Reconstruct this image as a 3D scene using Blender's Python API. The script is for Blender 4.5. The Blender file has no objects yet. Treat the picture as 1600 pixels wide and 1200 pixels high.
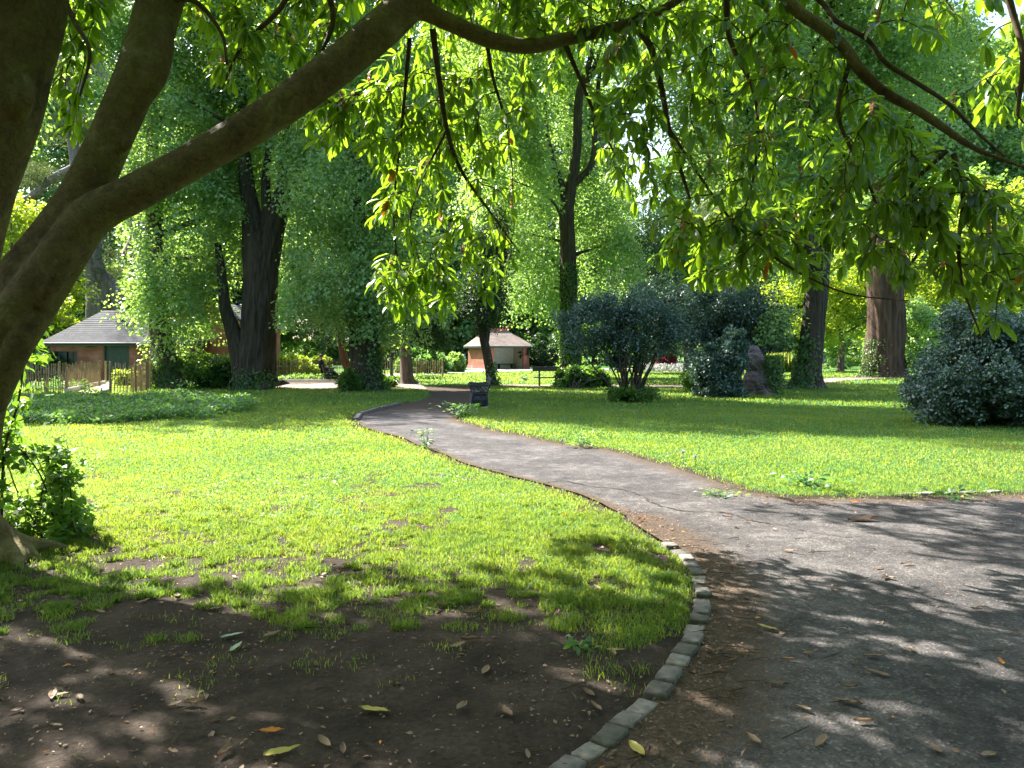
import bpy, bmesh, math, random
import numpy as np
from mathutils import Vector, Matrix
from mathutils.geometry import delaunay_2d_cdt

SC = bpy.context.scene
COL = SC.collection
rng = np.random.default_rng(7)
random.seed(7)
PI = math.pi
F = 1200.0      # focal length in photo pixels (1600 wide)
EYE = 1.6       # eye height of the photographer
HOR = 550.0     # horizon row

# ------------------------------------------------------------ camera, sky, sun, exposure
cam_d = bpy.data.cameras.new('camera')
cam = bpy.data.objects.new('camera', cam_d)
COL.objects.link(cam)
cam.location = (0, 0, EYE)
cam.rotation_euler = (PI / 2, 0, 0)
cam_d.sensor_width = 36
cam_d.lens = 36 * F / 1600
cam_d.shift_y = -(600 - HOR) / 1600
cam_d.clip_end = 2000
cam_d.clip_start = 0.05
SC.camera = cam

SUN_AZ = math.radians(-50)       # from +Y, negative is to the left
SUN_EL = math.radians(45)
to_sun = Vector((math.sin(SUN_AZ) * math.cos(SUN_EL), math.cos(SUN_AZ) * math.cos(SUN_EL), math.sin(SUN_EL)))
world = bpy.data.worlds.new('World')
SC.world = world
world.use_nodes = True
wn = world.node_tree
for n in list(wn.nodes):
    wn.nodes.remove(n)
sky = wn.nodes.new('ShaderNodeTexSky')
sky.sky_type = 'NISHITA'
sky.sun_disc = False
sky.sun_elevation = SUN_EL
sky.sun_rotation = SUN_AZ
sky.dust_density = 2.5
sky.air_density = 1.0
sky.ozone_density = 1.0
bg = wn.nodes.new('ShaderNodeBackground')
bg.inputs['Strength'].default_value = 0.125
wo = wn.nodes.new('ShaderNodeOutputWorld')
wn.links.new(sky.outputs[0], bg.inputs[0])
wn.links.new(bg.outputs[0], wo.inputs[0])
sd = bpy.data.lights.new('sun', 'SUN')
sd.energy = 5.0
sd.angle = math.radians(0.5)
sd.color = (1.0, 0.95, 0.86)
so = bpy.data.objects.new('sun', sd)
COL.objects.link(so)
so.rotation_euler = to_sun.to_track_quat('Z', 'Y').to_euler()
SC.view_settings.view_transform = 'Standard'
SC.view_settings.look = 'None'
SC.view_settings.gamma = 1
SC.view_settings.exposure = 2.28
SC.cycles.use_denoising = True
SC.cycles.max_bounces = 7
SC.cycles.diffuse_bounces = 4
SC.cycles.glossy_bounces = 2
SC.cycles.transmission_bounces = 5
SC.cycles.transparent_max_bounces = 4
SC.cycles.sample_clamp_indirect = 6
SC.cycles.caustics_reflective = False
SC.cycles.caustics_refractive = False

# ------------------------------------------------------------ placing helpers
def P(px, py, Y):
    return np.array([(px - 800) / F * Y, Y, EYE + (HOR - py) / F * Y])

def G(px, py):
    Y = EYE * F / (py - HOR)
    return np.array([(px - 800) / F * Y, Y])

def GZ(px, py, z=0.0):
    g = G(px, py)
    return (g[0], g[1], z)

_perm = np.random.default_rng(3).random((256, 256))
def vnoise(x, y, s=1.0, o=0.0):
    x = np.asarray(x, float) * s + 37.3 + o; y = np.asarray(y, float) * s + 91.7 + o * 1.7
    xi = np.floor(x).astype(int); yi = np.floor(y).astype(int)
    fx = x - xi; fy = y - yi
    fx = fx * fx * (3 - 2 * fx); fy = fy * fy * (3 - 2 * fy)
    a = _perm[xi % 256, yi % 256]; b = _perm[(xi + 1) % 256, yi % 256]
    c = _perm[xi % 256, (yi + 1) % 256]; d = _perm[(xi + 1) % 256, (yi + 1) % 256]
    return (a * (1 - fx) + b * fx) * (1 - fy) + (c * (1 - fx) + d * fx) * fy

def fbm(x, y, s=1.0, o=0.0, k=4):
    r = 0; a = .5
    for i in range(k):
        r = r + a * vnoise(x, y, s * 2 ** i, o + i * 13.1); a *= .5
    return r / (1 - .5 ** k)

def sstep(a, b, x):
    t = np.clip((x - a) / (b - a), 0, 1)
    return t * t * (3 - 2 * t)

def catmull(pts, n):
    pts = np.asarray(pts, float)
    p = np.vstack([2 * pts[0] - pts[1], pts, 2 * pts[-1] - pts[-2]])
    out = []
    for i in range(len(pts) - 1):
        for t in np.arange(n) / n:
            a, b, c, d = p[i], p[i + 1], p[i + 2], p[i + 3]
            out.append(.5 * (2 * b + (c - a) * t + (2 * a - 5 * b + 4 * c - d) * t * t + (3 * b - a - 3 * c + d) * t ** 3))
    out.append(pts[-1])
    return np.array(out)

def inpoly(x, y, poly):
    x = np.asarray(x, float); y = np.asarray(y, float)
    r = np.zeros(x.shape, bool); n = len(poly); j = n - 1
    for i in range(n):
        xi, yi = poly[i]; xj, yj = poly[j]
        if yi != yj:
            c = ((yi > y) != (yj > y)) & (x < (xj - xi) * (y - yi) / (yj - yi) + xi)
            r ^= c
        j = i
    return r

def dist_line(x, y, line):
    x = np.asarray(x, float); y = np.asarray(y, float)
    d = np.full(x.shape, 1e9)
    for (ax, ay), (bx, by) in zip(line[:-1], line[1:]):
        vx, vy = bx - ax, by - ay
        t = np.clip(((x - ax) * vx + (y - ay) * vy) / (vx * vx + vy * vy + 1e-12), 0, 1)
        d = np.minimum(d, np.hypot(x - ax - t * vx, y - ay - t * vy))
    return d

# ------------------------------------------------------------ object helpers
def tag(o, label=None, cat=None, group=None, kind=None):
    if label: o['label'] = label
    if cat: o['category'] = cat
    if group: o['group'] = group
    if kind: o['kind'] = kind
    return o

def empty(name, loc, rz=0):
    o = bpy.data.objects.new(name, None)
    o.empty_display_size = .2
    COL.objects.link(o)
    o.location = loc
    o.rotation_euler = (0, 0, rz)
    return o

def link_mesh(name, me, mats, parent=None, smooth=False):
    o = bpy.data.objects.new(name, me)
    COL.objects.link(o)
    for m in (mats if isinstance(mats, (list, tuple)) else [mats]):
        me.materials.append(m)
    if smooth:
        me.polygons.foreach_set('use_smooth', np.ones(len(me.polygons), bool))
    if parent is not None:
        o.parent = parent
    return o

def mesh_np(name, verts, faces, attrs=None):
    """faces: (n,3) or (n,4) int array"""
    me = bpy.data.meshes.new(name)
    verts = np.ascontiguousarray(verts, np.float32); faces = np.ascontiguousarray(faces, np.int32)
    nf, k = faces.shape
    me.vertices.add(len(verts)); me.vertices.foreach_set('co', verts.ravel())
    me.loops.add(nf * k); me.loops.foreach_set('vertex_index', faces.ravel())
    me.polygons.add(nf)
    me.polygons.foreach_set('loop_start', np.arange(0, nf * k, k, dtype=np.int32))
    me.polygons.foreach_set('loop_total', np.full(nf, k, np.int32))
    if attrs:
        for an, v in attrs.items():
            a = me.attributes.new(an, 'FLOAT', 'POINT')
            a.data.foreach_set('value', np.ascontiguousarray(v, np.float32))
    me.update(calc_edges=True)
    return me

def copy_tree(o, parent=None):
    c = o.copy(); COL.objects.link(c)
    if parent is not None:
        c.parent = parent
    for ch in [x for x in CHILD.get(o.name, [])]:
        copy_tree(ch, c)
    return c
CHILD = {}
def reg_children():
    CHILD.clear()
    for o in bpy.data.objects:
        if o.parent: CHILD.setdefault(o.parent.name, []).append(o)

class MB:
    def __init__(self):
        self.v = []; self.f = []
    def add(self, verts, faces):
        b = len(self.v)
        self.v += [tuple(p) for p in verts]
        self.f += [tuple(i + b for i in fc) for fc in faces]
        return self
    def box(self, c, s, rz=0, ry=0, rx=0):
        M = Matrix.Rotation(rz, 3, 'Z') @ Matrix.Rotation(ry, 3, 'Y') @ Matrix.Rotation(rx, 3, 'X')
        vs = []
        for x in (-.5, .5):
            for y in (-.5, .5):
                for z in (-.5, .5):
                    vs.append(Vector(c) + M @ Vector((x * s[0], y * s[1], z * s[2])))
        return self.add(vs, [(0, 1, 3, 2), (4, 6, 7, 5), (0, 4, 5, 1), (2, 3, 7, 6), (0, 2, 6, 4), (1, 5, 7, 3)])
    def tube(self, pts, rad, seg=8, cap=True):
        v, f = tube_np(pts, rad, seg)
        b = len(self.v)
        self.add(v, [tuple(q) for q in f])
        if cap:
            n = len(pts)
            self.f.append(tuple(b + i for i in reversed(range(seg))))
            self.f.append(tuple(b + (n - 1) * seg + i for i in range(seg)))
        return self
    def build(self, name, mat, parent=None, smooth=False, bevel=0):
        me = bpy.data.meshes.new(name)
        me.from_pydata([tuple(map(float, p)) for p in self.v], [], self.f)
        me.update()
        if bevel:
            bm = bmesh.new(); bm.from_mesh(me)
            bmesh.ops.remove_doubles(bm, verts=bm.verts, dist=1e-5)
            bmesh.ops.bevel(bm, geom=bm.edges[:], offset=bevel, segments=2, affect='EDGES')
            bm.to_mesh(me); bm.free()
        return link_mesh(name, me, mat, parent, smooth)

def tube_np(pts, rad, seg=8, wob=0, seed=0, flute=0, cap2=False):
    pts = np.asarray(pts, float); n = len(pts)
    rad = np.broadcast_to(np.asarray(rad, float), (n,))
    tan = np.gradient(pts, axis=0)
    tan /= np.linalg.norm(tan, axis=1)[:, None] + 1e-9
    ref = np.array([0, 1., 0]) if abs(tan[0][1]) < .8 else np.array([1., 0, 0])
    a = np.cross(tan, ref); a /= np.linalg.norm(a, axis=1)[:, None] + 1e-9
    b = np.cross(tan, a)
    th = np.arange(seg) / seg * 2 * PI
    R = rad[:, None] * np.ones((n, seg))
    if wob:
        L = np.concatenate([[0], np.cumsum(np.linalg.norm(np.diff(pts, axis=0), axis=1))])
        ss = np.cos(th)[None, :] * 1.3 + seed * 3.1 + 0 * L[:, None]
        tt = np.sin(th)[None, :] * 1.3 + L[:, None] * .35 + seed
        R = R * (1 + wob * (fbm(ss, tt, 1.6) - .5) * 2)
    if flute:
        L = np.linspace(0, 1, n)[:, None]
        R = R * (1 + flute * np.exp(-L * 9) * np.cos(th[None, :] * 5 + seed + 2 * L)) * (1 + (.03 if seg >= 26 else .012) * np.sin(th[None, :] * 17 + seed + 3 * np.sin(L * 14)))
    v = pts[:, None, :] + R[..., None] * (np.cos(th)[None, :, None] * a[:, None, :] + np.sin(th)[None, :, None] * b[:, None, :])
    idx = np.arange(n * seg).reshape(n, seg)
    q = np.stack([idx[:-1], np.roll(idx[:-1], -1, 1), np.roll(idx[1:], -1, 1), idx[1:]], -1).reshape(-1, 4)
    v = v.reshape(-1, 3)
    if cap2:
        e0 = len(v); v = np.vstack([v, pts[:1], pts[-1:]]); j = np.arange(0, seg, 2); o = (n - 1) * seg
        c0 = np.stack([j * 0 + e0, (j + 2) % seg, (j + 1) % seg, j], 1); c1 = np.stack([j * 0 + e0 + 1, j + o, (j + 1) % seg + o, (j + 2) % seg + o], 1)
        q = np.vstack([q, c0, c1])
    return v, q

class Tubes:
    """several tubes welded into one quad mesh"""
    def __init__(self): self.v = []; self.f = []; self.n = 0
    def add(self, pts, rad, seg=8, **k):
        v, f = tube_np(pts, rad, seg, **k)
        self.v.append(v); self.f.append(f + self.n); self.n += len(v)
    def build(self, name, mat, parent=None):
        return link_mesh(name, mesh_np(name, np.vstack(self.v), np.vstack(self.f)), mat, parent, True)

# ------------------------------------------------------------ materials
def nt(name):
    m = bpy.data.materials.new(name); m.use_nodes = True
    t = m.node_tree
    for n in list(t.nodes): t.nodes.remove(n)
    out = t.nodes.new('ShaderNodeOutputMaterial')
    return m, t, out

def node(t, typ, **kw):
    n = t.nodes.new(typ)
    for k, v in kw.items():
        if k.startswith('_'): setattr(n, k[1:], v)
        else:
            n.inputs[k.replace('__', ' ')].default_value = v
    return n

def ramp(t, fac, stops):
    r = t.nodes.new('ShaderNodeValToRGB')
    e = r.color_ramp.elements
    while len(e) > 1: e.remove(e[-1])
    e[0].position = stops[0][0]; e[0].color = (*stops[0][1], 1)
    for p, c in stops[1:]:
        x = e.new(p); x.color = (*c, 1)
    t.links.new(fac, r.inputs[0])
    return r.outputs[0]

def leaf_mat(name, c1, c2, tr, dead=(.45, .13, .02), pink=(.42, .24, .14), trf=.45, rough=.4, spec=.5):
    m, t, out = nt(name)
    at = node(t, 'ShaderNodeAttribute', _attribute_name='tint')
    ty = node(t, 'ShaderNodeAttribute', _attribute_name='sort')
    mx = node(t, 'ShaderNodeMix', _data_type='RGBA')
    mx.inputs[6].default_value = (*c1, 1); mx.inputs[7].default_value = (*c2, 1)
    t.links.new(at.outputs['Fac'], mx.inputs[0])
    trn = node(t, 'ShaderNodeMix', _data_type='RGBA')
    trn.inputs[6].default_value = (*[x * .75 for x in tr], 1); trn.inputs[7].default_value = (*[min(1, x * 1.25) for x in tr], 1)
    t.links.new(at.outputs['Fac'], trn.inputs[0])
    def special(src):
        cr = ramp(t, ty.outputs['Fac'], [(0, (0, 0, 0)), (.3, dead), (.6, pink)]); cr.node.color_ramp.interpolation = 'CONSTANT'
        fr = ramp(t, ty.outputs['Fac'], [(0, (0, 0, 0)), (.3, (1, 1, 1))]); fr.node.color_ramp.interpolation = 'CONSTANT'
        q = node(t, 'ShaderNodeMix', _data_type='RGBA')
        t.links.new(fr, q.inputs[0]); t.links.new(src, q.inputs[6]); t.links.new(cr, q.inputs[7])
        return q.outputs[2]
    p = node(t, 'ShaderNodeBsdfPrincipled', Roughness=rough)
    p.inputs['Specular IOR Level'].default_value = spec
    tl = node(t, 'ShaderNodeBsdfTranslucent')
    t.links.new(special(mx.outputs[2]), p.inputs['Base Color'])
    t.links.new(special(trn.outputs[2]), tl.inputs['Color'])
    ms = node(t, 'ShaderNodeMixShader', Fac=trf)
    t.links.new(p.outputs[0], ms.inputs[1]); t.links.new(tl.outputs[0], ms.inputs[2])
    t.links.new(ms.outputs[0], out.inputs[0])
    return m

def bark_mat(name, c1, c2, sx=14, sz=2.2, bump=.5, dist=.03, moss=None):
    m, t, out = nt(name)
    tc = node(t, 'ShaderNodeTexCoord')
    mp = node(t, 'ShaderNodeMapping'); mp.inputs['Scale'].default_value = (sx, sx, sz)
    t.links.new(tc.outputs['Object'], mp.inputs[0])
    n1 = node(t, 'ShaderNodeTexNoise', Scale=1.0, Detail=7, Roughness=.65); n1.inputs['Distortion'].default_value = .6
    t.links.new(mp.outputs[0], n1.inputs['Vector'])
    col = ramp(t, n1.outputs['Fac'], [(.32, c1), (.62, c2)])
    n2 = node(t, 'ShaderNodeTexNoise', Scale=1.4, Detail=3)
    t.links.new(tc.outputs['Object'], n2.inputs['Vector'])
    if moss:
        f = ramp(t, n2.outputs['Fac'], [(.42, (0, 0, 0)), (.66, (1, 1, 1))])
        q = node(t, 'ShaderNodeMix', _data_type='RGBA'); q.inputs[7].default_value = (*moss, 1)
        t.links.new(f, q.inputs[0]); t.links.new(col, q.inputs[6]); col = q.outputs[2]
    p = node(t, 'ShaderNodeBsdfPrincipled', Roughness=.9)
    p.inputs['Specular IOR Level'].default_value = .2
    t.links.new(col, p.inputs['Base Color'])
    b = node(t, 'ShaderNodeBump', Strength=bump, Distance=dist)
    t.links.new(n1.outputs['Fac'], b.inputs['Height']); t.links.new(b.outputs[0], p.inputs['Normal'])
    t.links.new(p.outputs[0], out.inputs[0])
    return m

def plain(name, c, rough=.7, var=.25, scale=6, metal=0, bump=0):
    m, t, out = nt(name)
    tc = node(t, 'ShaderNodeTexCoord')
    n = node(t, 'ShaderNodeTexNoise', Scale=scale, Detail=5)
    t.links.new(tc.outputs['Object'], n.inputs['Vector'])
    col = ramp(t, n.outputs['Fac'], [(.3, tuple(x * (1 - var) for x in c)), (.7, tuple(min(1, x * (1 + var)) for x in c))])
    p = node(t, 'ShaderNodeBsdfPrincipled', Roughness=rough, Metallic=metal)
    t.links.new(col, p.inputs['Base Color'])
    if bump:
        b = node(t, 'ShaderNodeBump', Strength=.5, Distance=bump)
        t.links.new(n.outputs['Fac'], b.inputs['Height']); t.links.new(b.outputs[0], p.inputs['Normal'])
    t.links.new(p.outputs[0], out.inputs[0])
    return m

def brick_mat(name, c1, c2, mortar, bw=.225, bh=.075, pale=None):
    m, t, out = nt(name)
    tc = node(t, 'ShaderNodeTexCoord')
    sp = node(t, 'ShaderNodeSeparateXYZ'); t.links.new(tc.outputs['Object'], sp.inputs[0])
    ad = node(t, 'ShaderNodeMath', _operation='ADD'); t.links.new(sp.outputs[0], ad.inputs[0]); t.links.new(sp.outputs[1], ad.inputs[1])
    cb = node(t, 'ShaderNodeCombineXYZ'); t.links.new(ad.outputs[0], cb.inputs[0]); t.links.new(sp.outputs[2], cb.inputs[1])
    br = node(t, 'ShaderNodeTexBrick', Scale=1.0)
    br.inputs['Brick Width'].default_value = bw; br.inputs['Row Height'].default_value = bh
    br.inputs['Mortar Size'].default_value = .008
    br.inputs['Color1'].default_value = (*c1, 1); br.inputs['Color2'].default_value = (*c2, 1); br.inputs['Mortar'].default_value = (*mortar, 1)
    t.links.new(cb.outputs[0], br.inputs['Vector'])
    n = node(t, 'ShaderNodeTexNoise', Scale=1.3, Detail=5); t.links.new(tc.outputs['Object'], n.inputs['Vector'])
    f = ramp(t, n.outputs['Fac'], [(.35, (.75, .75, .75)), (.6, (1.1, 1.1, 1.1))])
    mu = node(t, 'ShaderNodeMix', _data_type='RGBA', _blend_type='MULTIPLY'); mu.inputs[0].default_value = 1
    t.links.new(br.outputs[0], mu.inputs[6]); t.links.new(f, mu.inputs[7])
    col = mu.outputs[2]
    if pale:
        f2 = ramp(t, n.outputs['Fac'], [(.5, (0, 0, 0)), (.75, (.6, .6, .6))])
        q = node(t, 'ShaderNodeMix', _data_type='RGBA'); q.inputs[7].default_value = (*pale, 1)
        t.links.new(f2, q.inputs[0]); t.links.new(col, q.inputs[6]); col = q.outputs[2]
    p = node(t, 'ShaderNodeBsdfPrincipled', Roughness=.9)
    t.links.new(col, p.inputs['Base Color'])
    t.links.new(p.outputs[0], out.inputs[0])
    return m

M = {}
M['near_leaf'] = leaf_mat('glossy_evergreen_leaf', (.018, .05, .012), (.05, .105, .022), (.3, .5, .02), trf=.45, rough=.32)
M['lime'] = leaf_mat('lime_leaf', (.11, .215, .095), (.24, .375, .15), (.42, .63, .1), trf=.42, rough=.42)
M['lime_soft'] = leaf_mat('soft_green_leaf', (.08, .17, .06), (.15, .27, .09), (.36, .58, .08), trf=.45, rough=.5)
M['yellow'] = leaf_mat('acid_green_leaf', (.12, .2, .03), (.2, .28, .03), (.5, .62, .03), trf=.5, rough=.5)
M['yew'] = leaf_mat('dark_needle_leaf', (.012, .035, .012), (.03, .07, .018), (.06, .16, .02), trf=.25, rough=.6)
M['pine'] = leaf_mat('pine_needle', (.05, .08, .04), (.1, .13, .06), (.16, .22, .06), trf=.3, rough=.6)
M['holly'] = leaf_mat('holly_leaf', (.04, .085, .07), (.13, .195, .165), (.12, .25, .08), trf=.16, rough=.42, spec=.6)
M['ivy'] = leaf_mat('ivy_leaf', (.025, .075, .025), (.07, .14, .04), (.26, .48, .03), trf=.42, rough=.35)
M['herb'] = leaf_mat('nettle_leaf', (.035, .1, .045), (.09, .18, .075), (.25, .5, .06), trf=.4, rough=.5)
M['red'] = leaf_mat('red_maple_leaf', (.14, .015, .02), (.24, .03, .035), (.4, .04, .05), trf=.4, rough=.5)
M['fallen'] = leaf_mat('fallen_leaf', (.12, .07, .04), (.3, .2, .13), (.2, .1, .05), dead=(.6, .22, .02), pink=(.33, .42, .3), trf=.15, rough=.6)
M['flower'] = leaf_mat('flower_petal', (.3, .26, .3), (.42, .42, .38), (.3, .35, .25), trf=.3, rough=.6)
M['white_leaf'] = leaf_mat('grey_felt_leaf', (.3, .4, .3), (.42, .5, .4), (.3, .4, .2), trf=.2, rough=.7)
def near_bark():
    m, t, out = nt('smooth_olive_bark')
    tc = node(t, 'ShaderNodeTexCoord')
    n0 = node(t, 'ShaderNodeTexNoise', Scale=1.7, Detail=6, Roughness=.7); t.links.new(tc.outputs['Object'], n0.inputs['Vector'])
    n1 = node(t, 'ShaderNodeTexNoise', Scale=16, Detail=10, Roughness=.75); n1.inputs['Distortion'].default_value = 1.2; t.links.new(tc.outputs['Object'], n1.inputs['Vector'])
    mp = node(t, 'ShaderNodeMapping'); mp.inputs['Scale'].default_value = (9, 9, 5); mp.inputs['Rotation'].default_value = (0, .7, 0)
    t.links.new(tc.outputs['Object'], mp.inputs[0])
    vo = node(t, 'ShaderNodeTexVoronoi', _feature='DISTANCE_TO_EDGE', Scale=1.0)
    mxv = node(t, 'ShaderNodeMix', _data_type='VECTOR'); mxv.inputs[0].default_value = .35
    t.links.new(mp.outputs[0], mxv.inputs[4]); t.links.new(n1.outputs['Color'], mxv.inputs[5]); t.links.new(mxv.outputs[1], vo.inputs['Vector'])
    c0 = ramp(t, n0.outputs['Fac'], [(.34, (.06, .042, .024)), (.47, (.14, .105, .055)), (.58, (.15, .135, .05)), (.7, (.24, .215, .14))])  # olive stop also paints in the yellow-green light bounced up from the grass
    c1 = ramp(t, n1.outputs['Fac'], [(.3, (.5, .5, .5)), (.6, (1.15, 1.1, 1.05)), (.74, (1.9, 1.85, 1.7))])
    c2 = ramp(t, vo.outputs['Distance'], [(0, (.45, .4, .35)), (.05, (1, 1, 1))])
    a1 = node(t, 'ShaderNodeMix', _data_type='RGBA', _blend_type='MULTIPLY'); a1.inputs[0].default_value = 1; t.links.new(c0, a1.inputs[6]); t.links.new(c1, a1.inputs[7])
    a2 = node(t, 'ShaderNodeMix', _data_type='RGBA', _blend_type='MULTIPLY'); a2.inputs[0].default_value = .22; t.links.new(a1.outputs[2], a2.inputs[6]); t.links.new(c2, a2.inputs[7])
    p = node(t, 'ShaderNodeBsdfPrincipled', Roughness=.85); p.inputs['Specular IOR Level'].default_value = .25
    t.links.new(a2.outputs[2], p.inputs['Base Color'])
    b1 = node(t, 'ShaderNodeBump', Strength=1, Distance=.02); t.links.new(n1.outputs['Fac'], b1.inputs['Height'])
    b2 = node(t, 'ShaderNodeBump', Strength=.15, Distance=.01); t.links.new(c2, b2.inputs['Height']); t.links.new(b1.outputs[0], b2.inputs['Normal'])
    b3 = node(t, 'ShaderNodeBump', Strength=.8, Distance=.06); t.links.new(n0.outputs['Fac'], b3.inputs['Height']); t.links.new(b2.outputs[0], b3.inputs['Normal'])
    t.links.new(b3.outputs[0], p.inputs['Normal'])
    t.links.new(p.outputs[0], out.inputs[0])
    return m
M['bark_near'] = near_bark()
M['bark_dark'] = bark_mat('dark_ridged_bark', (.02, .017, .013), (.075, .062, .045), sx=9, sz=1.1, bump=1, dist=.06)
M['bark_grey'] = bark_mat('grey_brown_bark', (.05, .04, .032), (.16, .125, .1), sx=8, sz=.9, bump=1, dist=.06)
M['bark_red'] = bark_mat('reddish_bark', (.07, .03, .018), (.2, .09, .05), sx=12, sz=1.5, bump=.8, dist=.03)
M['bark_fibre'] = bark_mat('fibrous_redwood_bark', (.025, .016, .012), (.11, .07, .052), sx=6, sz=.45, bump=1, dist=.09)
M['bark_pine'] = bark_mat('grey_pine_bark', (.1, .085, .085), (.25, .21, .2), sx=5, sz=1.4, bump=.8, dist=.05)
M['stump'] = bark_mat('weathered_stump_wood', (.05, .038, .036), (.19, .155, .145), sx=4, sz=9, bump=1, dist=.12)
M['twig'] = bark_mat('twig_bark', (.03, .022, .014), (.1, .07, .04), sx=10, sz=10, bump=.2, dist=.004)
M['brick'] = brick_mat('weathered_red_brick', (.36, .1, .08), (.27, .075, .06), (.3, .2, .17), pale=(.42, .27, .26))
M['brick_o'] = brick_mat('orange_brick', (.34, .11, .05), (.27, .085, .042), (.28, .17, .11))
M['slate'] = brick_mat('grey_roof_slate', (.03, .034, .043), (.055, .058, .068), (.012, .012, .015), bw=.3, bh=.13)
M['tile'] = brick_mat('clay_roof_tile', (.26, .2, .16), (.19, .15, .125), (.08, .06, .05), bw=.2, bh=.12)
M['ridge'] = plain('red_ridge_tile', (.36, .12, .09))
M['dgreen'] = plain('dark_green_paint', (.016, .045, .036), .45, .15)
M['pane'] = plain('dark_window_pane', (.02, .035, .04), .12, .1)
M['white'] = plain('whitewashed_wall', (.75, .8, .76), .7, .12)
M['beige'] = plain('beige_render', (.5, .48, .38), .8, .12)
M['paling'] = bark_mat('split_chestnut_paling', (.2, .12, .06), (.46, .31, .17), sx=20, sz=3, bump=.3, dist=.01)
M['paling_grey'] = bark_mat('weathered_paling', (.14, .1, .065), (.3, .22, .14), sx=20, sz=3, bump=.3, dist=.01)
M['iron'] = plain('painted_cast_iron', (.018, .022, .03), .45, .3, 20)
M['slat'] = plain('dark_bench_slat', (.05, .042, .036), .6, .3, 9)
M['granite'] = plain('granite_sett', (.135, .122, .115), .9, .45, 14, bump=.012)
M['concrete'] = plain('pale_concrete', (.4, .37, .32), .85, .15, 3)
M['stone_grey'] = plain('grey_stone', (.25, .25, .26), .85, .2, 3)
M['skin'] = plain('skin', (.42, .25, .18), .5, .05)
M['black_cloth'] = plain('black_cloth', (.012, .012, .016), .85, .2)
M['grey_cloth'] = plain('grey_cloth', (.1, .1, .12), .85, .2)
M['hair'] = plain('dark_hair', (.02, .013, .01), .5, .2)
M['car_white'] = plain('white_car_paint', (.7, .72, .74), .25, .02)
M['car_black'] = plain('black_car_paint', (.015, .015, .018), .2, .05)
M['rubber'] = plain('tyre_rubber', (.02, .02, .02), .8, .1)
M['bird_g'] = plain('pigeon_feathers', (.2, .2, .22), .8, .3, 30)
M['bird_w'] = plain('white_feathers', (.6, .6, .6), .8, .1, 30)
M['chalk'] = plain('dandelion_down', (.7, .7, .68), .9, .05)
M['crack'] = plain('crack_soil', (.022, .018, .014), .95, .3, 30)

def grass_mat():
    m, t, out = nt('grass_blade')
    at = node(t, 'ShaderNodeAttribute', _attribute_name='tint')
    c = ramp(t, at.outputs['Fac'], [(0, (.008, .07, .02)), (.5, (.022, .105, .034)), (.85, (.08, .16, .055)), (1, (.42, .37, .2))])
    tr = ramp(t, at.outputs['Fac'], [(0, (.26, .42, .05)), (.5, (.45, .56, .04)), (1, (.74, .68, .16))])
    p = node(t, 'ShaderNodeBsdfPrincipled', Roughness=.5); p.inputs['Specular IOR Level'].default_value = .28; t.links.new(c, p.inputs['Base Color'])
    tl = node(t, 'ShaderNodeBsdfTranslucent'); t.links.new(tr, tl.inputs[0])
    ms = node(t, 'ShaderNodeMixShader', Fac=.45)
    t.links.new(p.outputs[0], ms.inputs[1]); t.links.new(tl.outputs[0], ms.inputs[2]); t.links.new(ms.outputs[0], out.inputs[0])
    return m
M['grass'] = grass_mat()

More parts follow.
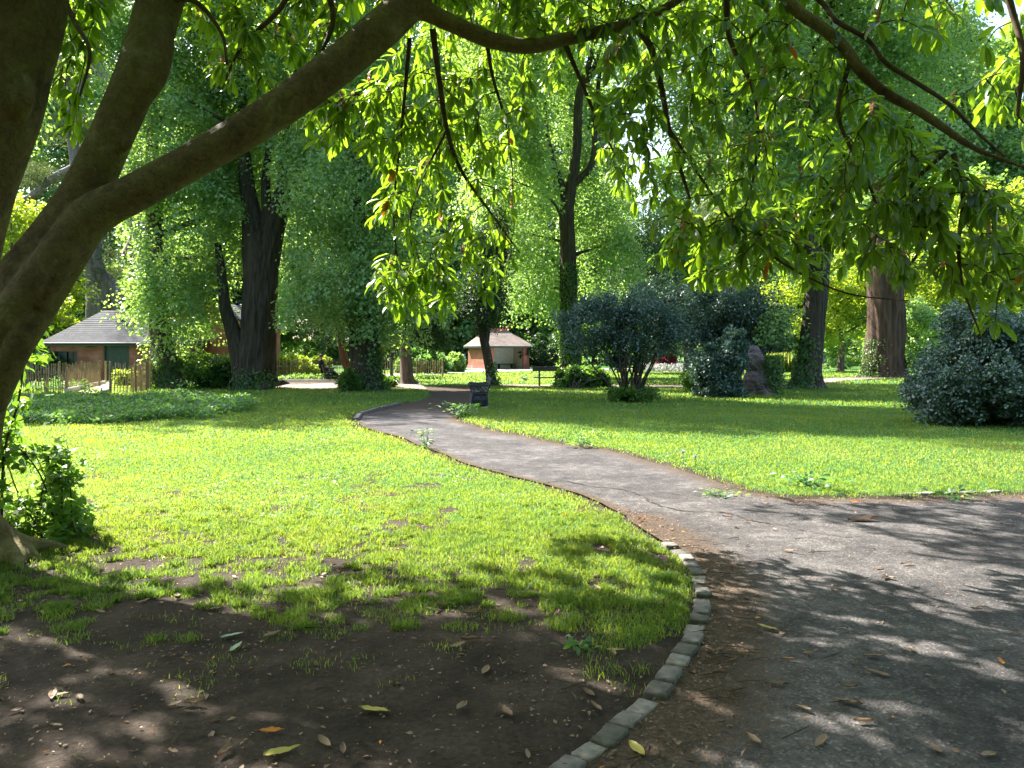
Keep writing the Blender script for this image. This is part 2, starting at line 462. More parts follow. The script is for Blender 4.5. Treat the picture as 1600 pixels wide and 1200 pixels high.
def ground_mat():
    m, t, out = nt('lawn_and_soil')
    tc = node(t, 'ShaderNodeTexCoord')
    at = node(t, 'ShaderNodeAttribute', _attribute_name='bare')
    n1 = node(t, 'ShaderNodeTexNoise', Scale=2.2, Detail=9, Roughness=.7); t.links.new(tc.outputs['Object'], n1.inputs['Vector'])
    n2 = node(t, 'ShaderNodeTexNoise', Scale=34, Detail=8, Roughness=.7); t.links.new(tc.outputs['Object'], n2.inputs['Vector'])
    n3 = node(t, 'ShaderNodeTexNoise', Scale=.35, Detail=4); t.links.new(tc.outputs['Object'], n3.inputs['Vector'])
    soil = ramp(t, n1.outputs['Fac'], [(.35, (.034, .025, .02)), (.65, (.085, .064, .05))])
    s2 = ramp(t, n2.outputs['Fac'], [(.35, (.55, .55, .55)), (.62, (1, 1, 1)), (.72, (1.9, 1.75, 1.6))])
    mu = node(t, 'ShaderNodeMix', _data_type='RGBA', _blend_type='MULTIPLY'); mu.inputs[0].default_value = 1
    t.links.new(soil, mu.inputs[6]); t.links.new(s2, mu.inputs[7])
    g = ramp(t, n2.outputs['Fac'], [(.3, (.02, .075, .02)), (.7, (.09, .2, .04))])
    g2 = ramp(t, n3.outputs['Fac'], [(.35, (.8, .85, .8)), (.65, (1.25, 1.1, 1.2))])
    mg = node(t, 'ShaderNodeMix', _data_type='RGBA', _blend_type='MULTIPLY'); mg.inputs[0].default_value = 1
    t.links.new(g, mg.inputs[6]); t.links.new(g2, mg.inputs[7])
    mx = node(t, 'ShaderNodeMix', _data_type='RGBA'); bq = node(t, 'ShaderNodeMath', _operation='MULTIPLY_ADD'); t.links.new(n2.outputs['Fac'], bq.inputs[0]); bq.inputs[1].default_value = .5; bq.inputs[2].default_value = -.25
    ba = node(t, 'ShaderNodeMath', _operation='ADD'); t.links.new(at.outputs['Fac'], ba.inputs[0]); t.links.new(bq.outputs[0], ba.inputs[1])
    bf = ramp(t, ba.outputs[0], [(.06, (0, 0, 0)), (.22, (1, 1, 1))])
    t.links.new(bf, mx.inputs[0])
    t.links.new(mg.outputs[2], mx.inputs[6]); t.links.new(mu.outputs[2], mx.inputs[7])
    p = node(t, 'ShaderNodeBsdfPrincipled', Roughness=.95); p.inputs['Specular IOR Level'].default_value = .15
    t.links.new(mx.outputs[2], p.inputs['Base Color'])
    b = node(t, 'ShaderNodeBump', Strength=.9, Distance=.02); t.links.new(n2.outputs['Fac'], b.inputs['Height'])
    b2 = node(t, 'ShaderNodeBump', Strength=.6, Distance=.05); t.links.new(n1.outputs['Fac'], b2.inputs['Height']); t.links.new(b.outputs[0], b2.inputs['Normal'])
    t.links.new(b2.outputs[0], p.inputs['Normal'])
    t.links.new(p.outputs[0], out.inputs[0])
    return m
M['ground'] = ground_mat()

def asphalt_mat():
    m, t, out = nt('old_asphalt')
    tc = node(t, 'ShaderNodeTexCoord')
    at = node(t, 'ShaderNodeAttribute', _attribute_name='bare')
    n1 = node(t, 'ShaderNodeTexNoise', Scale=1.1, Detail=6, Roughness=.6); t.links.new(tc.outputs['Object'], n1.inputs['Vector'])
    vo = node(t, 'ShaderNodeTexVoronoi', Scale=75); t.links.new(tc.outputs['Object'], vo.inputs['Vector'])
    n2 = node(t, 'ShaderNodeTexNoise', Scale=45, Detail=6, Roughness=.7); t.links.new(tc.outputs['Object'], n2.inputs['Vector'])
    n9 = node(t, 'ShaderNodeTexNoise', Scale=6.5, Detail=8, Roughness=.75); t.links.new(tc.outputs['Object'], n9.inputs['Vector'])
    av = node(t, 'ShaderNodeMath', _operation='ADD'); t.links.new(n1.outputs['Fac'], av.inputs[0]); t.links.new(n9.outputs['Fac'], av.inputs[1])
    hf = node(t, 'ShaderNodeMath', _operation='MULTIPLY'); t.links.new(av.outputs[0], hf.inputs[0]); hf.inputs[1].default_value = .5
    base = ramp(t, hf.outputs[0], [(.36, (.036, .034, .036)), (.5, (.072, .067, .067)), (.62, (.13, .12, .118))])
    sp = ramp(t, vo.outputs['Color'], [(.0, (.65, .65, .65)), (.75, (1.1, 1.1, 1.1)), (.97, (2.2, 2.1, 1.9))])
    mu = node(t, 'ShaderNodeMix', _data_type='RGBA', _blend_type='MULTIPLY'); mu.inputs[0].default_value = 1
    t.links.new(base, mu.inputs[6]); t.links.new(sp, mu.inputs[7])
    dirt = ramp(t, n2.outputs['Fac'], [(.3, (.03, .022, .017)), (.55, (.08, .058, .043)), (.7, (.16, .12, .085))])
    ad = node(t, 'ShaderNodeMath', _operation='ADD'); t.links.new(at.outputs['Fac'], ad.inputs[0])
    sb = node(t, 'ShaderNodeMath', _operation='MULTIPLY_ADD'); t.links.new(n2.outputs['Fac'], sb.inputs[0]); sb.inputs[1].default_value = 2.2; sb.inputs[2].default_value = -1.1
    t.links.new(sb.outputs[0], ad.inputs[1]); 
    fr = ramp(t, ad.outputs[0], [(.35, (0, 0, 0)), (.65, (1, 1, 1))])
    mx = node(t, 'ShaderNodeMix', _data_type='RGBA'); t.links.new(fr, mx.inputs[0])
    t.links.new(mu.outputs[2], mx.inputs[6]); t.links.new(dirt, mx.inputs[7])
    p = node(t, 'ShaderNodeBsdfPrincipled', Roughness=.85); p.inputs['Specular IOR Level'].default_value = .08
    t.links.new(mx.outputs[2], p.inputs['Base Color'])
    b = node(t, 'ShaderNodeBump', Strength=.8, Distance=.006); t.links.new(vo.outputs['Distance'], b.inputs['Height'])
    b2 = node(t, 'ShaderNodeBump', Strength=.5, Distance=.03); t.links.new(n1.outputs['Fac'], b2.inputs['Height']); t.links.new(b.outputs[0], b2.inputs['Normal'])
    t.links.new(b2.outputs[0], p.inputs['Normal'])
    t.links.new(p.outputs[0], out.inputs[0])
    return m
M['asphalt'] = asphalt_mat()
M['dirt'] = plain('trodden_earth', (.2, .15, .12), .95, .3, 3, bump=.02)
M['pale_path'] = plain('pale_gravel', (.38, .34, .32), .95, .12, 4, bump=.01)

# ------------------------------------------------------------ ground and paths
kerb_px = [(880, 1216), (900, 1196), (955, 1152), (1028, 1088), (1058, 1040), (1082, 1000), (1098, 940), (1086, 890), (1046, 855)]
left_px = [(985, 815), (930, 782), (850, 757), (760, 737), (700, 712), (640, 690), (585, 672), (556, 660), (558, 651), (590, 641), (625, 633), (652, 627), (672, 619), (668, 611), (650, 604)]
right_px = [(738, 603), (742, 612), (738, 628), (722, 645), (712, 655), (738, 665), (800, 680), (880, 694), (950, 705), (1010, 721), (1080, 740), (1150, 764), (1220, 779), (1300, 783), (1400, 781), (1500, 778), (1600, 775), (1900, 768)]
kerb_g = catmull([G(*p) for p in kerb_px], 5)
left_g = catmull([G(*p) for p in [kerb_px[-1]] + left_px], 5)
right_g = catmull([G(*p) for p in right_px], 5)
def jitter(line, a):
    L = np.arange(len(line)) * 1.0
    n = np.stack([fbm(L, L * 0, .35, 5) - .5, fbm(L, L * 0, .35, 9) - .5], 1)
    return line + n * a
left_g = np.vstack([left_g[:1], jitter(left_g[1:], .22)]); right_g = jitter(right_g, .28)
near_kerb = np.array([[-.2, 1.6], [.0, 2.4], kerb_g[0]])
path_poly = np.vstack([near_kerb[:-1], kerb_g, left_g[1:], right_g, [[12, 1.6]]])
dirt_poly = np.array([G(*p) for p in [(425, 607), (500, 609), (600, 608), (668, 610), (655, 600), (600, 597), (500, 593.5), (425, 594)]])
track_poly = np.array([G(*p) for p in [(735, 604.5), (900, 606), (1080, 607), (1230, 607), (1320, 596), (1420, 590), (1415, 587), (1300, 592), (1210, 601.5), (1080, 603.3), (900, 603), (735, 602)]])
grey_poly = np.array([G(*p) for p in [(560, 590), (640, 590), (700, 585), (770, 581.5), (900, 579), (1100, 577.5), (1100, 576.3), (900, 577), (760, 578), (690, 582), (560, 587)]])
front_line = np.vstack([near_kerb[:-1], kerb_g, left_g[1:]])

def pathmask(x, y):
    return inpoly(x, y, path_poly)

def bare_f(x, y):
    """0 = full grass, 1 = bare soil"""
    n = fbm(x, y, 1.3, 2) ; n2 = fbm(x, y, 5.0, 6, 3)
    # line where the grass gives out, further away on the left
    edge = 5.5 - .1 * x + 2.2 * (n - .5) + 1.3 * (n2 - .5)
    edge = edge - .9 * np.exp(-((x - .95) / .55) ** 2)
    b = 1 - sstep(edge - .9, edge + 1.3, y)
    spots = sstep(.56, .70, fbm(x, y, 2.4, 21)) * sstep(11.5, 6.5, y) * .8 * (x < 1.2)
    b = np.maximum(b, spots)
    b = np.maximum(b, np.exp(-(((x + 3.6) / 1.0) ** 2 + ((y - 6.1) / .55) ** 2)) * 1.2)
    t = np.exp(-(((x - .75) / .35) ** 2 + ((y - 4.35) / .28) ** 2))        # a tuft by the kerb
    b = b * (1 - .95 * t)
    far = inpoly(x, y, dirt_poly) | inpoly(x, y, track_poly) | inpoly(x, y, grey_poly)
    return np.clip(np.where(far, 1, b), 0, 1)

xs = np.concatenate([-np.geomspace(7.2, 600, 46)[::-1], np.arange(-7, 8.01, .055), np.geomspace(8.2, 600, 46)])
ys = np.concatenate([-np.geomspace(.2, 300, 18)[::-1], np.arange(0, 2, .25), np.arange(2, 13, .055), np.geomspace(13.06, 900, 120)])
XX, YY = np.meshgrid(xs, ys)
inp = pathmask(XX, YY)
dl = np.minimum(dist_line(XX, YY, front_line), dist_line(XX, YY, right_g))
def ground_z(x, y, inside, d):
    base = .028 * sstep(0, .35, d) + .07 * (fbm(x, y, .45, 31, 3) - .5) * sstep(0, 1.2, d) + .02 * (fbm(x, y, 3.2, 11, 3) - .5) + .012 * (fbm(x, y, 8, 15, 2) - .5)
    return np.where(inside, -.03, np.maximum(base, -.008)) * sstep(140, 90, y)
ZZ = ground_z(XX, YY, inp, dl)
bare = bare_f(XX, YY)
bare = np.maximum(bare, .8 * np.exp(-(dl / .16) ** 2) * (YY < 24))
nx, ny = len(xs), len(ys)
idx = np.arange(nx * ny).reshape(ny, nx)
q = np.stack([idx[:-1, :-1], idx[:-1, 1:], idx[1:, 1:], idx[1:, :-1]], -1).reshape(-1, 4)
me = mesh_np('ground', np.stack([XX, YY, ZZ], -1).reshape(-1, 3), q, {'bare': bare.ravel()})
tag(link_mesh('ground', me, M['ground'], smooth=True), kind='structure')

def gz_at(x, y):
    x = np.asarray(x, float); y = np.asarray(y, float)
    d = np.minimum(dist_line(x, y, front_line), dist_line(x, y, right_g))
    ins = pathmask(x, y)
    return np.where(ins, .012, ground_z(x, y, ins, d))

def make_sheet(name, poly, z, mat, step, attr=None):
    poly = np.asarray(poly); n = len(poly)
    gx, gy = np.meshgrid(np.arange(poly[:, 0].min(), poly[:, 0].max(), step), np.arange(poly[:, 1].min(), poly[:, 1].max(), step))
    gx = gx.ravel(); gy = gy.ravel()
    k = inpoly(gx, gy, poly)
    pts = [Vector(p) for p in poly] + [Vector((a, b)) for a, b in zip(gx[k], gy[k])]
    vo, _, fo, *_ = delaunay_2d_cdt(pts, [], [list(range(n))], 1, 1e-5)
    v = np.array([(p[0], p[1]) for p in vo]); f = np.array([t for t in fo if len(t) == 3])
    zz = np.full(len(v), z) + .006 * (fbm(v[:, 0], v[:, 1], 2.5, 8, 3) - .5) * (z < .02)
    at = {'bare': attr(v[:, 0], v[:, 1])} if attr else None
    # face up
    a = v[f[:, 0]]; b = v[f[:, 1]]; c = v[f[:, 2]]
    fl = ((b[:, 0] - a[:, 0]) * (c[:, 1] - a[:, 1]) - (b[:, 1] - a[:, 1]) * (c[:, 0] - a[:, 0])) < 0
    f[fl] = f[fl][:, ::-1]
    o = link_mesh(name, mesh_np(name, np.column_stack([v, zz]), f, at), mat, smooth=True)
    return tag(o, kind='structure')

def path_dirt(x, y):
    dk = dist_line(x, y, front_line); dr = dist_line(x, y, right_g)
    b = .95 * np.exp(-(dk / (.12 + .32 * (y < 7.5))) ** 2) + .7 * np.exp(-(dr / .3) ** 2)
    b += .75 * sstep(17, 23, y)
    b += .18 * sstep(.55, .8, fbm(x, y, .8, 3))
    return np.clip(b, 0, 1)
make_sheet('path', path_poly, .012, M['asphalt'], .12, path_dirt)
make_sheet('trodden_earth', dirt_poly, .05, M['dirt'], 1.0)
make_sheet('earth_track', track_poly, .05, M['dirt'], 1.0)
make_sheet('gravel_path', grey_poly, .055, M['pale_path'], 1.5)

# cracks in the path: thin irregular dark gaps
def crack(pxs, w):
    l = catmull([G(*p) for p in pxs], 9)
    l = l + .09 * np.stack([fbm(np.arange(len(l)) * 1.0, 0 * l[:, 0], .8, 3) - .5, fbm(np.arange(len(l)) * 1.0, 0 * l[:, 0], .8, 7) - .5], 1) + rng.normal(0, .006, l.shape)
    tn = np.gradient(l, axis=0); tn /= np.linalg.norm(tn, axis=1)[:, None]
    nn = np.stack([-tn[:, 1], tn[:, 0]], 1)
    ww = w * (.1 + 1.7 * fbm(np.arange(len(l)) * 1.0, 0 * l[:, 0], .6, 12) ** 1.5); ww[0] = ww[-1] = .002
    a = l + nn * ww[:, None]; b = l - nn * ww[:, None] * .7
    v = np.vstack([np.column_stack([a, np.full(len(l), .0195)]), np.column_stack([b, np.full(len(l), .0195)])])
    n = len(l)
    f = [[i, i + n, i + n + 1, i + 1] for i in range(n - 1)]
    tag(link_mesh('path_crack', mesh_np('path_crack', v, np.array(f)), M['crack']), kind='structure')
crack([(845, 757), (880, 753), (925, 762), (965, 766), (1000, 776), (1020, 788), (1062, 800), (1130, 803), (1170, 815), (1215, 822)], .016)
crack([(1000, 776), (1040, 772), (1080, 778)], .006)
crack([(1215, 822), (1290, 838), (1370, 842)], .006)
crack([(740, 737), (775, 735), (800, 741)], .014)

# ------------------------------------------------------------ grass blades
def blades(x, y, h, w, tint_off=0.0):
    n = len(x)
    z = gz_at(x, y) - .004
    az = rng.random(n) * 2 * PI
    lean = rng.normal(0, .55, (n, 2))
    dx, dy = np.cos(az) * w * .5, np.sin(az) * w * .5
    b0 = np.stack([x - dx, y - dy, z], 1); b1 = np.stack([x + dx, y + dy, z], 1)
    m = np.stack([x + lean[:, 0] * h * .3, y + lean[:, 1] * h * .3, z + h * .55], 1)
    m0 = m - np.stack([dx, dy, 0 * dx], 1) * .8; m1 = m + np.stack([dx, dy, 0 * dx], 1) * .8
    tp = np.stack([x + lean[:, 0] * h, y + lean[:, 1] * h, z + h * (1 - .25 * np.hypot(lean[:, 0], lean[:, 1]))], 1)
    v = np.stack([b0, b1, m1, m0, tp], 1).reshape(-1, 3)
    i = np.arange(n)[:, None] * 5
    f = np.concatenate([i + [0, 1, 2], i + [0, 2, 3], i + [3, 2, 4]], 1).reshape(-1, 3)
    t = np.clip(.1 + .5 * fbm(x, y, .9, 44) + .45 * (fbm(x, y, .3, 47, 3) - .4) + .25 * (fbm(x, y, 5, 49, 2) - .5) + rng.normal(0, .17, n) + tint_off, 0, 1)
    return v, f, np.repeat(t, 5)

def scatter_grass(y0, y1, dens, h, w, halfw=.72, thr=1.0):
    area_w = lambda yy: halfw * yy + .8
    W = area_w(y1)
    n = int(dens * 2 * W * (y1 - y0))
    x = rng.uniform(-W, W, n); y = rng.uniform(y0, y1, n)
    k = np.abs(x) < area_w(y); x = x[k]; y = y[k]
    k = ~pathmask(x, y)
    x, y = x[k], y[k]
    b = bare_f(x, y)
    cl = fbm(x, y, 9, 17, 2)                 # small tufts
    d = np.minimum(dist_line(x, y, front_line), dist_line(x, y, right_g))
    tf = fbm(x, y, 4.2, 77, 2)
    keep = rng.random(len(x)) < np.clip((1.1 - b) * (.35 + 1.3 * cl), 0, 1) * np.where(b > .12, np.clip(sstep(.16 + .42 * b, .30 + .42 * b, tf) * 2.2, 0, 1), 1) * (.12 + .88 * np.where(y < 7.5, sstep(.02, .12, d), sstep(0, .3, d + .2 * (cl - .5))))
    x, y, cl, b, d = x[keep], y[keep], cl[keep], b[keep], d[keep]
    hh = h * rng.uniform(.45, 1.25, len(x)) * (.55 + .9 * cl) * (1 + .1 * b)
    hh *= 1 + .35 * np.exp(-((d - .25) / .22) ** 2) * (y < 20) * (rng.random(len(x)) < .5)
    return x, y, hh, w * rng.uniform(.7, 1.3, len(x))

V = []; Fc = []; T = []; nn = 0
for y0, y1, dens, h, w in [(3.4, 6.5, 8500, .038, .0046), (6.5, 9.5, 4800, .034, .0055), (9.5, 14, 2100, .038, .009), (14, 22, 600, .05, .017), (22, 36, 150, .08, .03), (36, 64, 30, .09, .06)]:
    v, f, t = blades(*scatter_grass(y0, y1, dens, h, w))
    V.append(v); Fc.append(f + nn); T.append(t); nn += len(v)
# splayed tufts where the lawn breaks up into bare soil
tx = rng.uniform(-4.2, 1.35, 1700); ty = rng.uniform(4.2, 8.0, 1700)
k = ~pathmask(tx, ty) & (rng.random(1700) < np.clip(.1 + .9 * sstep(4.2, 5.3, ty + 1.4 * (fbm(tx, ty, 1.1, 91) - .5) + .35 * (tx > .2)) , 0, 1) * sstep(8.4, 6.6, ty)) & (dist_line(tx, ty, front_line) > .1)
tx, ty = tx[k], ty[k]
nb_ = rng.integers(40, 170, len(tx)); ci = np.repeat(np.arange(len(tx)), nb_); rt_ = rng.uniform(.025, .085, len(tx))[ci]
ga = rng.random(len(ci)) * 6.283; gr = np.sqrt(rng.random(len(ci))) * rt_
gx_ = tx[ci] + np.cos(ga) * gr * 1.3; gy_ = ty[ci] + np.sin(ga) * gr
gh = rng.uniform(.02, .075, len(ci)) * rng.uniform(.6, 1.2, len(tx))[ci]
v, f, t = blades(gx_, gy_, gh, rng.uniform(.003, .0055, len(ci)), tint_off=-.08)
V.append(v); Fc.append(f + nn); T.append(t); nn += len(v)
tag(link_mesh('grass', mesh_np('grass', np.vstack(V), np.vstack(Fc), {'tint': np.concatenate(T)}), M['grass']),
    'short park grass, thick on the lawns and patchy over the bare soil', 'grass', kind='stuff')
print('grass tris', sum(len(f) for f in Fc))

# ------------------------------------------------------------ leaves
DIAMOND = (np.array([(0, 0, 0), (.42, .5, .10), (1, 0, -.06), (.42, -.5, .10)], float), np.array([(0, 1, 2), (0, 2, 3)]))
LONG = (np.array([(0, 0, 0), (.22, .33, .06), (.22, 0, 0), (.22, -.33, .06), (.58, .5, .03), (.58, 0, -.04), (.58, -.5, .03), (.86, .34, -.07), (.86, 0, -.12), (.86, -.34, -.07), (1, 0, -.2)], float),
        np.array([(0, 2, 1), (0, 3, 2), (1, 2, 5), (1, 5, 4), (2, 3, 6), (2, 6, 5), (4, 5, 8), (4, 8, 7), (5, 6, 9), (5, 9, 8), (7, 8, 10), (8, 9, 10)]))
LOBED = (np.array([(0, 0, 0), (.1, .42, .05), (.45, .5, .0), (.6, .2, .03), (1, 0, -.1), (.6, -.2, .03), (.45, -.5, 0), (.1, -.42, .05)], float),
         np.array([(0, 1, 2), (0, 2, 3), (0, 3, 4), (0, 4, 5), (0, 5, 6), (0, 6, 7)]))

def norm(a):
    return a / (np.linalg.norm(a, axis=-1, keepdims=True) + 1e-9)

def leaves(pos, d, n, ln, wd, shape=DIAMOND, tint=None, sort=None):
    """one small blade of a leaf at each pos, pointing along d, face towards n"""
    d = norm(d); s = norm(np.cross(d, n)); n = np.cross(s, d)
    tv, tf = shape
    ln = np.broadcast_to(ln, (len(pos),))[:, None, None]; wd = np.broadcast_to(wd, (len(pos),))[:, None, None]
    v = pos[:, None, :] + d[:, None, :] * tv[None, :, 0:1] * ln + s[:, None, :] * tv[None, :, 1:2] * wd + n[:, None, :] * tv[None, :, 2:3] * ln
    k = len(tv)
    f = (np.arange(len(pos))[:, None, None] * k + tf[None]).reshape(-1, 3)
    t = rng.random(len(pos)) if tint is None else tint
    so = np.zeros(len(pos)) if sort is None else sort
    return v.reshape(-1, 3), f, np.repeat(t, k), np.repeat(so, k)

class Leafage:
    def __init__(self): self.p = []; self.n = 0
    def add(self, *a, **k):
        v, f, t, s = leaves(*a, **k)
        self.p.append((v, f + self.n, t, s)); self.n += len(v)
    def mesh(self, name):
        return mesh_np(name, np.vstack([p[0] for p in self.p]), np.vstack([p[1] for p in self.p]),
                       {'tint': np.concatenate([p[2] for p in self.p]), 'sort': np.concatenate([p[3] for p in self.p])})
    def build(self, name, mat, parent=None):
        return link_mesh(name, self.mesh(name), mat, parent)

def rand_dir(n):
    return norm(rng.normal(size=(n, 3)))

def clumps_in(ells, n, inner=.45):
    """clump centres in a list of ellipsoids (cx,cy,cz,rx,ry,rz)"""
    ells = list(ells)
    for e in list(ells):
        for d in rand_dir(7):
            f = rng.uniform(.28, .42); ells.append((e[0] + d[0] * e[3] * .92, e[1] + d[1] * e[4] * .92, e[2] + d[2] * e[5] * .92, e[3] * f, e[4] * f, e[5] * f))
    vol = np.array([e[3] * e[4] * e[5] for e in ells]) ** .8; vol /= vol.sum()
    out = []; outd = []
    for e, m in zip(ells, rng.multinomial(n, vol)):
        d = rand_dir(m); r = rng.uniform(inner ** 2.2, 1, m) ** (1 / 2.2)
        r = r * (.68 + .6 * vnoise(d[:, 0] * 2 + e[0], d[:, 2] * 2 + d[:, 1] * 2, 2.2))
        out.append(np.array(e[:3]) + d * r[:, None] * np.array(e[3:])); outd.append(d)
    return np.vstack(out), np.vstack(outd)

def crown_leaves(L, ells, nclump, per, cs, ln, wd, droop=.5, vert=1.0, shape=DIAMOND, inner=.45, zmin=.3, tvar=.35, keep=None):
    c, cd = clumps_in(ells, nclump, inner)
    k = c[:, 2] > zmin
    if keep is not None: k &= keep(c)
    c = c[k]; cd = cd[k]
    m = rng.poisson(per, len(c)) + 3
    ci = np.repeat(np.arange(len(c)), m); N = len(ci)
    csz = cs * rng.uniform(.55, 1.35, len(c))
    d = rand_dir(N); d[:, 2] = np.abs(d[:, 2]) * 1.1 - .35
    r = rng.uniform(.35, 1, N) ** .6
    pos = c[ci] + d * (r * csz[ci])[:, None] * np.array([1, 1, vert])
    pos[:, 2] -= .5 * vert * csz[ci] * (np.hypot(d[:, 0], d[:, 1])) ** 2
    dr = norm(d * .8 + rng.normal(0, .5, (N, 3)) + np.array([0, 0, -droop]))
    nm = norm(np.array([0, 0, .9]) + d * .6 + rng.normal(0, .45, (N, 3)))
    t = np.clip(rng.random(len(c))[ci] * tvar + rng.random(N) * .5 + .05 - .25 * (tvar > .5), 0, 1)
    s = rng.uniform(.7, 1.25, N)
    pos[:, 2] = np.maximum(pos[:, 2], .03)
    L.add(pos, dr, nm, ln * s, wd * s, shape=shape, tint=t)
    return c

def limb_pts(a, b, bend=.15, n=8, up=0.0):
    a = np.array(a, float); b = np.array(b, float)
    L = np.linalg.norm(b - a)
    m = (a + b) / 2 + rng.normal(0, bend * L * .5, 3) + np.array([0, 0, up * L])
    return catmull([a, m, b], n // 2 + 1)

def make_tree(name, label, base, trunks, ells, mats, nclump=500, per=60, cs=.8, ln=.16, wd=.14, droop=.5, vert=1.0,
              limbs=14, seg=64, ivy=None, group=None, cat='tree', inner=.45, tvar=.35, flute=.14, zmin=.3, limb_r=.09, fills=None, keep=None):
    """trunks: lists of (x,y,z,r) in world coordinates"""
    base = np.array(base, float)
    root = empty(name, tuple(base))
    tag(root, label, cat, group)
    T = Tubes()
    for ti, tr in enumerate(trunks):
        a = np.array(tr, float); c = catmull(a, 7)
        T.add(c[:, :3] - base, c[:, 3], seg if ti == 0 or c[0, 3] > .12 else 10, wob=.19, seed=ti + base[0], flute=flute if ti == 0 else .001)
    tops = np.vstack([catmull(np.array(tr, float), 6)[2:] for tr in trunks])
    L = Leafage()
    c = crown_leaves(L, ells, nclump, per, cs, ln, wd, droop, vert, inner=inner, tvar=tvar, zmin=zmin, keep=keep)
    if fills:
        for fe, fn in fills:
            crown_leaves(L, [fe], fn, per, cs * .8, ln, wd, droop, vert, inner=.1, tvar=tvar, zmin=zmin)
    if limbs:
        for e in c[rng.choice(len(c), min(limbs, len(c)), replace=False)]:
            cand = tops[tops[:, 2] < e[2] + .3]
            if len(cand) == 0: cand = tops
            s = cand[np.argmin(np.linalg.norm(cand[:, :3] - e, axis=1) + .25 * np.abs(cand[:, 2] - e[2] + 1.5))]
            lp = limb_pts(s[:3], e, .18, 8, .05)
            r0 = min(s[3] * .5, limb_r * (1 + rng.random()))
            T.add(lp - base, np.linspace(r0, .02, len(lp)), 8)
    T.build('trunk', mats[0], root)
    for p in L.p: p[0][:] -= base
    L.build('crown', mats[1], root)
    if ivy:
        I = Leafage()
        for (ti, z0, z1, n, off) in ivy:
            c = catmull(np.array(trunks[ti], float), 12)
            k = c[(c[:, 2] >= z0) & (c[:, 2] <= z1)]
            w = rng.integers(0, len(k), n); ang = off[0] + rng.normal(0, off[1], n)
            o = np.stack([np.cos(ang), np.sin(ang), 0 * ang], 1)
            pos = k[w, :3] + o * (k[w, 3] * 1.06 + np.abs(rng.normal(0, .07, n)))[:, None] + rng.normal(0, .09, (n, 3)) * [0.3, .3, 1]
            pos[:, 2] = np.maximum(pos[:, 2], .03)
            I.add(pos - base, norm(np.array([0, 0, -1.]) + o * .4 + rng.normal(0, .4, (n, 3))), norm(o + rng.normal(0, .35, (n, 3))), rng.uniform(.07, .15, n), rng.uniform(.07, .13, n))
        I.build('ivy', M['ivy'], root)
    return root

def make_bush(name, label, cx, cy, ells, mat, nclump, per, cs, ln, wd, stems=6, cat='bush', droop=.1, inner=.5, shape=DIAMOND, stem_mat=None, group=None, tvar=.8, vert=1):
    root = empty(name, (cx, cy, 0)); tag(root, label, cat, group)
    L = Leafage()
    c = crown_leaves(L, ells, nclump, per, cs, ln, wd, droop, vert, shape=shape, inner=inner, zmin=.08, tvar=tvar)
    T = Tubes(); b = np.array([cx, cy, 0])
    for e in c[rng.choice(len(c), min(stems, len(c)), replace=False)]:
        s = b + np.array([rng.normal(0, .15), rng.normal(0, .15), -.03])
        lp = limb_pts(s, e, .12, 8, .05)
        T.add(lp - b, np.linspace(.035 if cs > .18 else .009, .01 if cs > .18 else .004, len(lp)), 7)
    T.build('stem', stem_mat or M['bark_dark'], root)
    for p in L.p: p[0][:] -= b
    L.build('foliage', mat, root)
    return root

def vtrunk(pxs, Y):
    """(px, py, half width px) -> (x, y, z, r) for a trunk standing at distance Y"""
    out = []
    for px, py, r in pxs:
        x, y, z = P(px, py, Y)
        out.append((x, y, max(z, -.05), r / F * Y))
    return out

def ell(px, py, Y, rx, rz, ry=None):
    """ellipsoid given by its picture centre and half sizes in photo pixels"""
    x, y, z = P(px, py, Y)
    k = Y / F
    return (x, y, z, rx * k, (ry if ry is not None else rx * k), rz * k)

# --- the lime trees and their neighbours
Y = 33.5
make_tree('lime_tree', 'lime tree with leaves hanging low round a leaning pinkish trunk, nearest the slate roofed shed', GZ(262, 607),
          [vtrunk([(272, 609, 30), (266, 596, 22), (258, 565, 18), (250, 520, 16), (243, 440, 14), (240, 330, 11), (238, 200, 8), (240, 60, 5), (240, -20, 3)], Y)],
          [ell(275, 470, Y, 75, 80, 2.6), ell(300, 340, Y, 95, 120, 3.4), ell(290, 180, Y, 105, 140, 3.4), ell(280, 60, Y, 90, 90, 3), ell(285, -90, Y, 90, 110, 3), ell(270, -250, Y, 100, 130, 3.5)],
          (M['bark_grey'], M['lime']), 1350, 84, .62, .13, .125, droop=.8, vert=1.5, limbs=26, inner=.5,
          ivy=[(0, 0, 1.2, 900, (-1.9, .9))])
make_tree('lime_tree', 'tall tree at the left edge, mostly hidden behind the foreground trunks', (-25, 32, 0),
          [[(-25, 32, -.1, .6), (-25, 32, 4, .45), (-25, 32, 10, .35), (-25, 32, 16, .2)]],
          [(-21, 31, 17.2, 4.8, 4, 3), (-26, 31.5, 14, 5.5, 4.5, 4.5), (-27, 32, 8, 3.5, 3.5, 3)], (M['bark_grey'], M['lime']), 1100, 50, .8, .22, .2, droop=.7, vert=1.3, limbs=14)
Y = 33
t2 = [vtrunk([(402, 611, 44), (400, 598, 33), (402, 560, 29), (405, 500, 28), (408, 440, 26), (405, 395, 24), (392, 330, 14), (384, 270, 11), (380, 180, 8), (375, 60, 5)], Y),
      vtrunk([(412, 440, 22), (425, 370, 17), (440, 310, 13), (450, 230, 9), (455, 120, 6)], Y),
      vtrunk([(385, 590, 20), (375, 550, 15), (362, 510, 11), (352, 480, 9), (346, 430, 7), (340, 380, 5)], Y - .2),
      vtrunk([(405, 400, 16), (418, 350, 10), (415, 290, 7), (422, 220, 5)], Y)]
